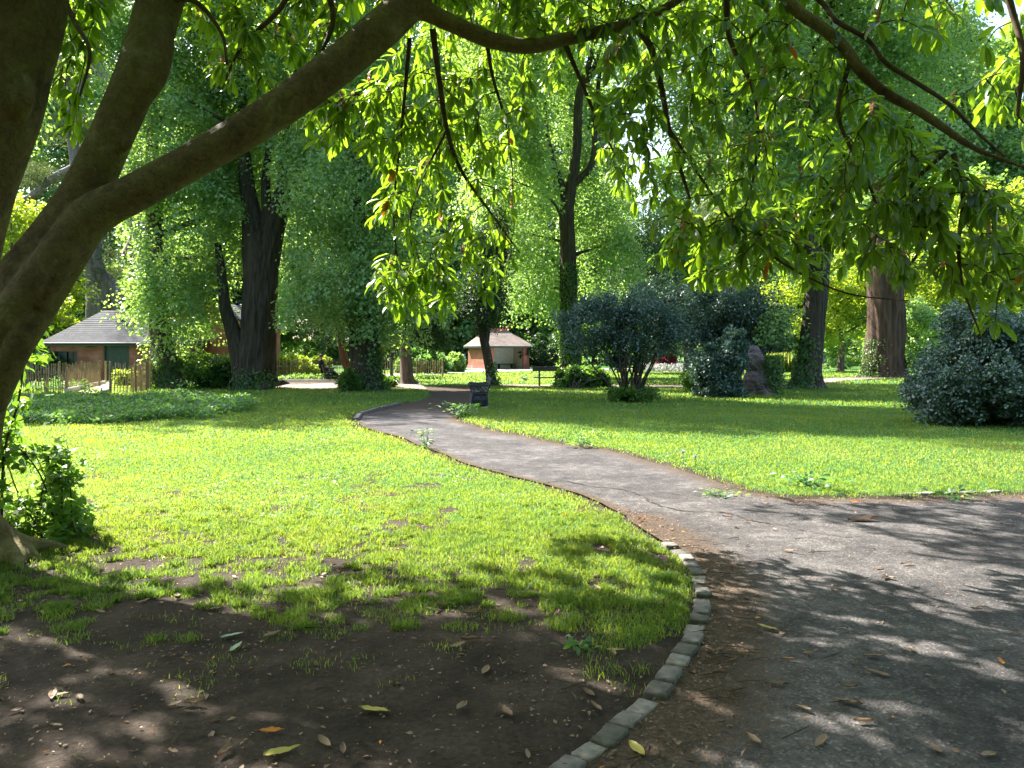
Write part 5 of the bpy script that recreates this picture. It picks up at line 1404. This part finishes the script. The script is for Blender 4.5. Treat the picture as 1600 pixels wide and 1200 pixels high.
MB().tube([(-e, -e - .07, H - .04), (W + e, -e - .07, H - .04)], [.05, .05], 10).build('gutter', M['iron'], shed)
vx = lx(168)
MB().tube([(vx, 1.55, 3.2), (vx, 1.55, 3.85)], [.07, .07], 12).box((vx, 1.45, 3.22), (.5, .5, .03), rx=.62).build('vent_pipe', M['iron'], ro)
dr = MB()
nb = 9
for i in range(nb):
    a = d0_ + .06 + (d1_ - d0_ - .12) / nb * (i + .5); dr.box((a, .12, 1.0), ((d1_ - d0_ - .12) / nb - .01, .05, 1.98))
do = dr.box(((d0_ + d1_) / 2, .15, 1.0), (d1_ - d0_ - .13, .02, 1.96)).build('door', M['dgreen'], shed)
MB().box((d0_ + .035, .08, 1.03), (.07, .1, 2.06)).box((d1_ - .035, .08, 1.03), (.07, .1, 2.06)).box(((d0_ + d1_) / 2, .08, 2.04), (d1_ - d0_ - .14, .1, .08)).build('door_frame', M['dgreen'], shed)
MB().tube([(d1_ - .3, .04, 1.0), (d1_ - .3, -.0, 1.0), (d1_ - .2, -.0, 1.0)], [.015] * 3, 8).build('handle', M['iron'], do)
wm = (w0 + w1) / 2
wi = MB().box((w0 + .03, .08, 1.18), (.06, .1, .96)).box((w1 - .03, .08, 1.18), (.06, .1, .96)).box((wm, .08, 1.63), (w1 - w0 - .12, .1, .06)).box((wm, .08, .73), (w1 - w0 - .12, .1, .06)).box((wm, .08, 1.18), (.07, .1, .84)).build('window', M['dgreen'], shed)
MB().box(((w0 + wm) / 2 + .01, .13, 1.18), (wm - w0 - .13, .03, .82)).build('shutter', M['dgreen'], wi)
MB().box(((w1 + wm) / 2 + .0, .14, 1.18), (w1 - wm - .13, .02, .84)).build('pane', M['pane'], wi)
MB().box(((w1 + wm) / 2, .115, 1.18), (.04, .03, .84)).build('glazing_bar', M['dgreen'], wi)
MB().box((lx(141), -.08, 1.93), (.22, .16, .09), rx=.3).box((lx(141), -.0, 1.97), (.05, .1, .05)).build('lamp', M['iron'], shed)
# brick building behind the limes
Y2 = 47; k2 = Y2 / F; bx0 = (262 - 800) * k2; bx1 = (384 - 800) * k2; W2 = bx1 - bx0
bl = empty('brick_building', (bx0, Y2, 0)); tag(bl, 'orange brick gable of a building glimpsed between the two left lime trunks', 'building')
me_v = [(0, 0, 0), (W2, 0, 0), (W2, 0, 3.2), (W2 * .62, 0, 4.6), (0, 0, 4.0), (0, 7, 0), (W2, 7, 0), (W2, 7, 3.2), (W2 * .62, 7, 4.6), (0, 7, 4.0)]
MB().add(me_v, [(0, 1, 2, 3, 4), (9, 8, 7, 6, 5), (0, 5, 6, 1), (1, 6, 7, 2), (5, 0, 4, 9)]).build('wall', M['brick_o'], bl)
rf = MB(); courses(rf, (W2 + .3, -.3, 3.16), (W2 + .3, 7.3, 3.16), (W2 * .62, 7.3, 4.68), (W2 * .62, -.3, 4.68), 10); courses(rf, (-.3, 7.3, 3.95), (-.3, -.3, 3.95), (W2 * .62, -.3, 4.68), (W2 * .62, 7.3, 4.68), 14)
rf.build('roof', M['slate'], bl)
MB().box((W2 * .5, -.03, .35), (W2, .06, .7)).build('plinth', M['brick'], bl)

# shelter
Ys = 68.0; cxn = (768 - 800) / F * Ys
sh = empty('park_shelter', (cxn, Ys, 0), math.radians(30)); tag(sh, 'open fronted brick park shelter with tiled roof and red ridge beyond the sunlit lawn', 'shelter')
Ws, Ds, Hs = 3.9, 4.6, 2.12
mb = MB().box((.12, Ds / 2, Hs / 2 + .2), (.24, Ds, Hs - .4)).box((Ws / 2, Ds - .12, Hs / 2), (Ws - .48, .24, Hs)).box((Ws - .12, Ds / 2, Hs / 2 + .2), (.24, Ds, Hs - .4))
mb.build('wall', M['brick_o'], sh)
MB().box((.10, Ds / 2, .2), (.32, Ds + .08, .4)).box((Ws - .1, Ds / 2, .2), (.32, Ds + .08, .4)).build('plinth', M['brick'], sh)
MB().box((Ws - .42, .12, Hs / 2), (.34, .3, Hs)).build('pillar', M['brick'], sh)
MB().box((Ws / 2, Ds - 2.2, Hs / 2), (Ws - .5, .04, Hs - .05)).build('panelled_wall', M['white'], sh)
MB().box((Ws - .27, Ds / 2 - .9, Hs / 2), (.04, Ds - 2.4, Hs - .06)).build('side_panel', M['beige'], sh)
sb = MB().box((Ws / 2, Ds - 2.5, .48), (Ws - .7, .4, .05))
for a in (.5, Ws / 2, Ws - .6): sb.box((a, Ds - 2.45, .23), (.06, .3, .45))
sb.build('seat', M['slat'], sh)
MB().box((Ws / 2, Ds / 2, .04), (Ws + .9, Ds + .9, .08)).build('floor_slab', M['concrete'], sh)
e = .35; rr = 3.55
A = (-e, -e, Hs); B = (Ws + e, -e, Hs); A2 = (-e, Ds + e, Hs); B2 = (Ws + e, Ds + e, Hs); D_ = (.6, Ds / 2, rr); C_ = (Ws - .9, Ds / 2, rr)
rf = MB(); courses(rf, A, B, C_, D_, 14); courses(rf, B2, A2, D_, C_, 14); courses(rf, A2, A, D_, D_, 14); courses(rf, B, B2, C_, C_, 14)
ro = rf.build('roof', M['tile'], sh)
rt = MB().box((Ws / 2 - .15, Ds / 2, rr + .05), (Ws - 1.4, .16, .2))
for i in range(9): rt.box((.75 + i * .29, Ds / 2, rr + .19), (.14, .06, .1))
rt.build('ridge', M['ridge'], ro)
MB().tube([(Ws - .9, Ds / 2, rr), (Ws - .9, Ds / 2, rr + .25), (Ws - .9, Ds / 2, rr + .35), (Ws - .9, Ds / 2, rr + .6)], [.1, .05, .09, .01], 8).build('finial', M['ridge'], ro)
MB().box((Ws / 2, -e + .03, Hs - .08), (Ws + 2 * e, .06, .16)).box((-e + .03, Ds / 2, Hs - .085), (.06, Ds + 2 * e - .14, .15)).box((Ws + e - .03, Ds / 2, Hs - .085), (.06, Ds + 2 * e - .14, .15)).build('fascia', M['dgreen'], sh)
# far grey wall
gw = MB().box((0, 0, .7), (7, .4, 1.4)).box((0, 0, 1.45), (7.2, .5, .12)); o = gw.build('stone_wall', M['stone_grey']); o.location = (P(1290, 560, 92)[0], 92, 0)
tag(o, 'low grey wall beyond the far lawn seen right of the leaning trunk', 'wall')

# ------------------------------------------------------------ paling fences
def paling(label, pts, h0, h1, mat, step=.085, posts=3, lean=.03):
    pts = np.array([[*p] for p in pts], float)
    root = empty('paling_fence', (pts[0][0], pts[0][1], 0)); tag(root, label, 'fence')
    seg = np.concatenate([[0], np.cumsum(np.linalg.norm(np.diff(pts, axis=0), axis=1))]); Lt = seg[-1]
    at = lambda s_: np.array([np.interp(s_, seg, pts[:, 0]), np.interp(s_, seg, pts[:, 1]), 0]) - [pts[0][0], pts[0][1], 0]
    mb = MB(); s_ = 0
    while s_ < Lt:
        p = at(s_); a = at(min(s_ + .1, Lt)) - at(max(0, s_ - .1)); rz = math.atan2(a[1], a[0]); h = random.uniform(h0, h1)
        w = random.uniform(.025, .042)
        z = float(gz_at(p[0] + pts[0][0], p[1] + pts[0][1]))
        mb.box((p[0], p[1], z + h / 2 + .03), (w, .02, h), rz=rz, ry=random.uniform(-lean, lean))
        s_ += step * random.uniform(.75, 1.3)
    mb.build('pickets', mat, root)
    wr = MB()
    for z in (.25, .75):
        l = np.array([at(x_) + [0, -.025, z] for x_ in np.linspace(0, Lt, 16)]); wr.tube(l, [.008] * len(l), 5)
    wr.build('wire', M['iron'], root)
    for i in range(posts):
        p = at(Lt * i / (posts - 1)); MB().tube([(p[0], p[1] + .05, -.05), (p[0], p[1] + .05, h1 + .08), (p[0], p[1] + .05, h1 + .1)], [.045, .04, .02], 9).build('post', M['paling_grey'], root)
    return root
paling('weathered chestnut paling fence in front of the shed window', [G(36, 609), G(100, 607), G(155, 603)], .95, 1.1, M['paling_grey'], posts=4)
paling('front run of chestnut paling left of the ramp, half hidden by plants', [G(40, 617), G(75, 616.5), G(103, 616)], .72, .9, M['paling'], step=.08, posts=3)
paling('slanting run of chestnut paling rising beside the long ramp kerb', [G(104, 615), G(155, 606)], .72, .9, M['paling'], step=.2, posts=3)
paling('sunlit tan chestnut paling fence right of the ramp to the shed', [G(171, 616), G(205, 615), G(228, 612)], 1.0, 1.15, M['paling'], posts=3, lean=.08)
paling('short paling fence running back to the left lime from the sunlit fence', [G(230, 610), G(262, 598), G(300, 598)], .95, 1.1, M['paling'], posts=3)
paling('long chestnut paling fence behind the seated person', [G(415, 592.5), G(520, 592), G(600, 591.5), G(692, 589.5)], 1.0, 1.15, M['paling'], step=.12, posts=7)
# plants behind fence
x, y = G(205, 604); make_bush('yellow_bush', 'low yellow bush behind the sunlit paling right of the ramp', x, y, [(x, y, .35, .8, .3, .35)], M['yellow'], 40, 40, .2, .12, .09)
x, y = G(90, 611); make_bush('fence_plants', 'low mixed plants between the two palings before the shed', x, y, [(x, y, .22, 1.5, .4, .25)], M['herb'], 50, 35, .2, .1, .05)
# ramp
rp = MB().add([(*G(108, 617), .03), (*G(168, 616.5), .03), (*G(176, 600), .12), (*G(150, 603), .12)], [(0, 1, 2, 3)]); tag(rp.build('ramp', M['concrete']), kind='structure')
A = G(104, 616); B = G(163, 602.5); o = MB().box((*((A + B) / 2), .1), (np.linalg.norm(B - A), .16, .26), rz=math.atan2(*(B - A)[::-1])).build('ramp_kerb', M['concrete'], bevel=.02); tag(o, 'long pale concrete kerb along the left side of the ramp', 'kerb')
A = G(160, 617); B = G(171, 612); o = MB().box((*((A + B) / 2), .08), (np.linalg.norm(B - A), .16, .2), rz=math.atan2(*(B - A)[::-1])).build('ramp_kerb', M['concrete'], bevel=.02); tag(o, 'short concrete kerb at the foot of the ramp beside the sunlit paling', 'kerb')
g = G(165, 602); o = MB().box((0, 0, .55), (.08, .08, 1.15)).box((0, 0, 1.15), (.1, .1, .04)).build('wooden_post', M['paling'], bevel=.006); o.location = (g[0], g[1], 0); tag(o, 'tan wooden post at the top of the ramp before the green door', 'post')
g = G(612.5, 598); r = empty('sign_post', (g[0], g[1], 0)); tag(r, 'thin dark post standing between the path side lime and the yew', 'post')
MB().tube([(0, 0, -.05), (0, 0, 1.5), (0, 0, 1.52)], [.05, .045, .02], 10).build('pole', M['iron'], r)
MB().box((0, -.03, 1.42), (.2, .03, .14)).build('plate', M['iron'], r, bevel=.004)

# ------------------------------------------------------------ benches
def cast_bench(label, x, y, rz, L=1.8, sc=1.0, panel=True):
    """seat faces local -X; runs along local Y from the origin end"""
    root = empty('park_bench', (x, y, float(gz_at(x, y))), rz); tag(root, label, 'bench'); root.scale = (sc,) * 3
    def end(yy):
        mb = MB()
        t = .022
        def st(pts, r_=.02):
            p = catmull([(a, yy, b) for a, b in pts], 5); mb.tube(p, [r_] * len(p), 7)
        st([(-.28, 0), (-.25, .2), (-.22, .42)], .028); st([(.22, 0), (.19, .2), (.18, .42), (.24, .62), (.31, .84)], .028)
        st([(-.3, .02), (-.33, .0), (-.36, .01)], .02)
        st([(.22, .02), (.27, .0), (.3, .01)], .02)
        st([(-.24, .42), (0, .4), (.18, .4)], .024)
        st([(.25, .66), (.1, .64), (-.1, .63), (-.26, .65), (-.31, .62), (-.29, .58)], .024)
        st([(-.23, .42), (-.27, .52), (-.26, .62)], .022)
        st([(.18, .44), (.05, .5), (.0, .6), (-.08, .52), (-.16, .6), (-.22, .5)], .01)
        st([(-.2, .44), (-.1, .56), (.02, .46), (.14, .58)], .01)
        st([(-.24, .36), (-.1, .2), (0, .34), (.1, .2), (.18, .36)], .02)
        st([(-.25, .16), (-.1, .28), (0, .14), (.1, .26), (.2, .14)], .02)
        st([(-.25, .22), (0, .24), (.19, .22)], .022); st([(-.25, .1), (0, .12), (.2, .1)], .02)
        if panel: mb.box((-.03, yy, .2), (.4, .012, .3))
        return mb.build('bench_end', M['iron'], root, smooth=True)
    end(0); end(L)
    if L > 1.6: end(L / 2)
    for i in range(5):
        MB().box((-.2 + i * .09, L / 2, .445), (.07, L, .03)).build('seat_slat', M['slat'], root, bevel=.005)
    for i in range(4):
        z = .52 + i * .09; MB().box((.195 + (z - .44) * .28, L / 2, z), (.03, L, .07), ry=.25).build('back_slat', M['slat'], root, bevel=.005)
    return root
g = G(751, 640)
cast_bench('dark cast iron bench seen end on at the right edge of the path', g[0], g[1], math.radians(4))
g = G(508, 592.5)
cast_bench('dark bench under the seated person before the far paling fence', g[0], g[1], math.radians(180 + 20), L=1.5, sc=1.0, panel=False)
# plank bench
g = G(842, 604.5); r = empty('plank_bench', (g[0], g[1], 0)); tag(r, 'plain dark plank bench half hidden by the low glossy bush', 'bench')
MB().box((.55, .05, .83), (1.7, .05, .22)).build('backrest', M['slat'], r, bevel=.008)
MB().box((.55, -.15, .43), (1.6, .34, .05)).build('seat', M['slat'], r, bevel=.008)
for a in (.02, 1.1):
    MB().box((a, .0, .47), (.08, .08, .94)).box((a, -.2, .2), (.07, .07, .42), rx=-.15).build('leg', M['slat'], r)

# ------------------------------------------------------------ seated person
g = G(508, 592.5)
pr = empty('person', (g[0] + .02, g[1] - .62, 0), 0); pr.scale = (1.1, 1.25, 1.06); tag(pr, 'person in dark clothes sitting on the far bench with legs stretched out to the right', 'person')
def skin_obj(name, V_, E_, R_, mat, parent, sub=2):
    me = bpy.data.meshes.new(name); me.from_pydata([tuple(v) for v in V_], E_, []); me.update()
    o = bpy.data.objects.new(name, me); COL.objects.link(o)
    m = o.modifiers.new('s', 'SKIN'); 
    for i, rr_ in enumerate(R_): me.skin_vertices[0].data[i].radius = (rr_, rr_) if not isinstance(rr_, tuple) else rr_
    me.skin_vertices[0].data[0].use_root = True
    s_ = o.modifiers.new('sub', 'SUBSURF'); s_.levels = s_.render_levels = sub
    dg = bpy.context.evaluated_depsgraph_get(); dg.update()
    nm_ = bpy.data.meshes.new_from_object(o.evaluated_get(dg)); o.modifiers.clear(); o.data = nm_
    nm_.materials.clear(); nm_.materials.append(mat); nm_.polygons.foreach_set('use_smooth', np.ones(len(nm_.polygons), bool))
    o.parent = parent
    return o
pel = (0, 0, .55); ch = (-.12, 0, .95); nk = (-.1, 0, 1.12); hd = (-.07, 0, 1.27)
Vb = [pel, (-.07, 0, .75), ch, nk, (-.085, 0, 1.2), hd, (-.06, 0, 1.33)]
Eb = [(0, 1), (1, 2), (2, 3), (3, 4), (4, 5), (5, 6)]
Rb = [.14, .14, .16, .06, .065, .105, .07]
for s_ in (-1, 1):
    b0 = len(Vb)
    Vb += [(.05, s_ * .09, .53), (.42, s_ * .12, .48), (.78, s_ * .1, .22), (.98, s_ * .08, .08), (1.03, s_ * .08, .17)]
    Eb += [(0, b0), (b0, b0 + 1), (b0 + 1, b0 + 2), (b0 + 2, b0 + 3), (b0 + 3, b0 + 4)]; Rb += [.1, .075, .055, .045, .035]
    b1 = len(Vb)
    Vb += [(-.11, s_ * .19, 1.03), (-.06, s_ * .25, .78), (.16, s_ * .14, .68), (.23, s_ * .08, .67)]
    Eb += [(2, b1), (b1, b1 + 1), (b1 + 1, b1 + 2), (b1 + 2, b1 + 3)]; Rb += [.06, .045, .036, .03]
    for f_ in range(5):
        q_ = len(Vb); Vb += [(.27 + .006 * f_, s_ * (.1 - .018 * f_), .675 - .004 * f_), (.315 - .01 * abs(f_ - 2), s_ * (.1 - .02 * f_), .655)]
        Eb += [(b1 + 3, q_), (q_, q_ + 1)]; Rb += [.01, .008]
body = skin_obj('body', Vb, Eb, Rb, M['skin'], pr)
# clothing: slightly fuller shells over torso, arms and legs
Vj = [(0, 0, .56), (-.07, 0, .75), (-.12, 0, .95), (-.105, 0, 1.09)]; Ej = [(0, 1), (1, 2), (2, 3)]; Rj = [.18, .18, .195, .085]
for s_ in (-1, 1):
    q_ = len(Vj); Vj += [(-.11, s_ * .19, 1.03), (-.06, s_ * .25, .78), (.13, s_ * .15, .69)]; Ej += [(2, q_), (q_, q_ + 1), (q_ + 1, q_ + 2)]; Rj += [.095, .08, .062]
skin_obj('jacket', Vj, Ej, Rj, M['black_cloth'], pr)
Vj = [(0, 0, .54)]; Ej = []; Rj = [.15]
for s_ in (-1, 1):
    q_ = len(Vj); Vj += [(.05, s_ * .09, .53), (.42, s_ * .12, .48), (.78, s_ * .1, .22), (.93, s_ * .08, .11)]; Ej += [(0, q_), (q_, q_ + 1), (q_ + 1, q_ + 2), (q_ + 2, q_ + 3)]; Rj += [.13, .11, .085, .07]
skin_obj('trousers', Vj, Ej, Rj, M['black_cloth'], pr)
for s_ in (-1, 1):
    MB().box((1.02, s_ * .08, .13), (.1, .09, .24), ry=-.25).build('shoe', M['grey_cloth'], pr, bevel=.03)
bm = bmesh.new(); bmesh.ops.create_uvsphere(bm, u_segments=16, v_segments=10, radius=.108)
for v in bm.verts:
    if v.co.z < -.02 and v.co.x > -.02: v.co *= .8
    v.co += Vector((-.085, 0, 1.30))
me = bpy.data.meshes.new('hair'); bm.to_mesh(me); bm.free(); link_mesh('hair', me, M['hair'], pr, True)
MB().tube([(.03, 0, 1.28), (.045, 0, 1.262), (.03, 0, 1.25)], [.008, .014, .008], 6).build('nose', M['skin'], body)
# pigeon
g = G(819, 598.5); r = empty('pigeon', (g[0], g[1], 0), math.radians(200)); tag(r, 'grey and white pigeon standing on the sunlit lawn before the shelter', 'bird')
skin_obj('body', [(0, 0, .2), (.08, 0, .24), (.13, 0, .31), (.14, 0, .36), (.175, 0, .355), (-.1, 0, .17), (-.2, 0, .14)], [(0, 1), (1, 2), (2, 3), (3, 4), (0, 5), (5, 6)], [.075, .07, .035, .035, .01, .05, .025], M['bird_w'], r)
for s_ in (-1, 1):
    MB().add([(.07, s_ * .07, .26), (0, s_ * .085, .28), (-.2, s_ * .04, .17), (-.08, s_ * .085, .17), (.05, s_ * .078, .2)], [(0, 1, 2, 3, 4)]).build('wing', M['bird_g'], r)
    MB().tube([(0, s_ * .03, .15), (.01, s_ * .03, .0)], [.008, .006], 6).box((.03, s_ * .03, .005), (.06, .03, .008)).build('leg', M['ridge'], r)

# ------------------------------------------------------------ cars
def make_car(label, paint, x, y, rz):
    r = empty('parked_car', (x, y, 0), rz); tag(r, label, 'car', 'cars parked behind the shelter')
    prof = [(-2.1, .35), (-2.15, .7), (-2.0, .95), (-1.3, 1.02), (-.75, 1.42), (.7, 1.45), (1.45, 1.08), (2.0, 1.0), (2.1, .75), (2.08, .35)]
    mb = MB(); n = len(prof)
    rows = []
    for yy, s_ in ((-.86, .97), (-.8, 1), (.8, 1), (.86, .97)):
        rows.append([(a * s_, yy * (1 - .16 * max(0, b - .95) / .5), b * (s_ if b > .5 else 1)) for a, b in prof])
    v = [p for rw in rows for p in rw]
    f = [(i * n + j, i * n + j + 1, (i + 1) * n + j + 1, (i + 1) * n + j) for i in range(3) for j in range(n - 1)]
    f += [tuple(range(n))[::-1], tuple(range(3 * n, 4 * n)), (0, n, 2 * n, 3 * n, 4 * n - 1, 3 * n - 1, 2 * n - 1, n - 1)]
    mb.add(v, f).build('body', paint, r)
    for s_ in (-1, 1):
        yy = s_ * .80
        MB().add([(-1.15, yy * 1.06, 1.03), (-.7, yy * .97, 1.35), (.62, yy * .97, 1.37), (1.25, yy * 1.06, 1.06)], [(0, 1, 2, 3) if s_ > 0 else (3, 2, 1, 0)]).build('side_window', M['pane'], r)
    MB().add([(-1.27, -.62, 1.06), (-1.27, .62, 1.06), (-.8, .6, 1.4), (-.8, -.6, 1.4)], [(0, 1, 2, 3)]).build('windscreen', M['pane'], r)
    for a in (-1.35, 1.35):
        for s_ in (-1, 1):
            w = MB().tube([(a, s_ * .68, .32), (a, s_ * .89, .32)], [.32, .32], 20).build('wheel', M['rubber'], r)
            MB().tube([(a, s_ * .88, .32), (a, s_ * .90, .32)], [.19, .17], 16).build('rim', M['stone_grey'], w)
    for s_ in (-1, 1): MB().box((-2.13, s_ * .6, .75), (.06, .3, .12)).build('headlight', M['pane'], r)
make_car('white car half hidden by bushes left of the brick shelter', M['car_white'], P(672, 570, 84)[0], 84, math.radians(12))
make_car('dark car beside the left wall of the brick shelter', M['car_black'], P(716, 570, 80)[0], 80, math.radians(95))
print('objects', len(bpy.data.objects), 'tris', sum(len(m.polygons) for m in bpy.data.meshes))
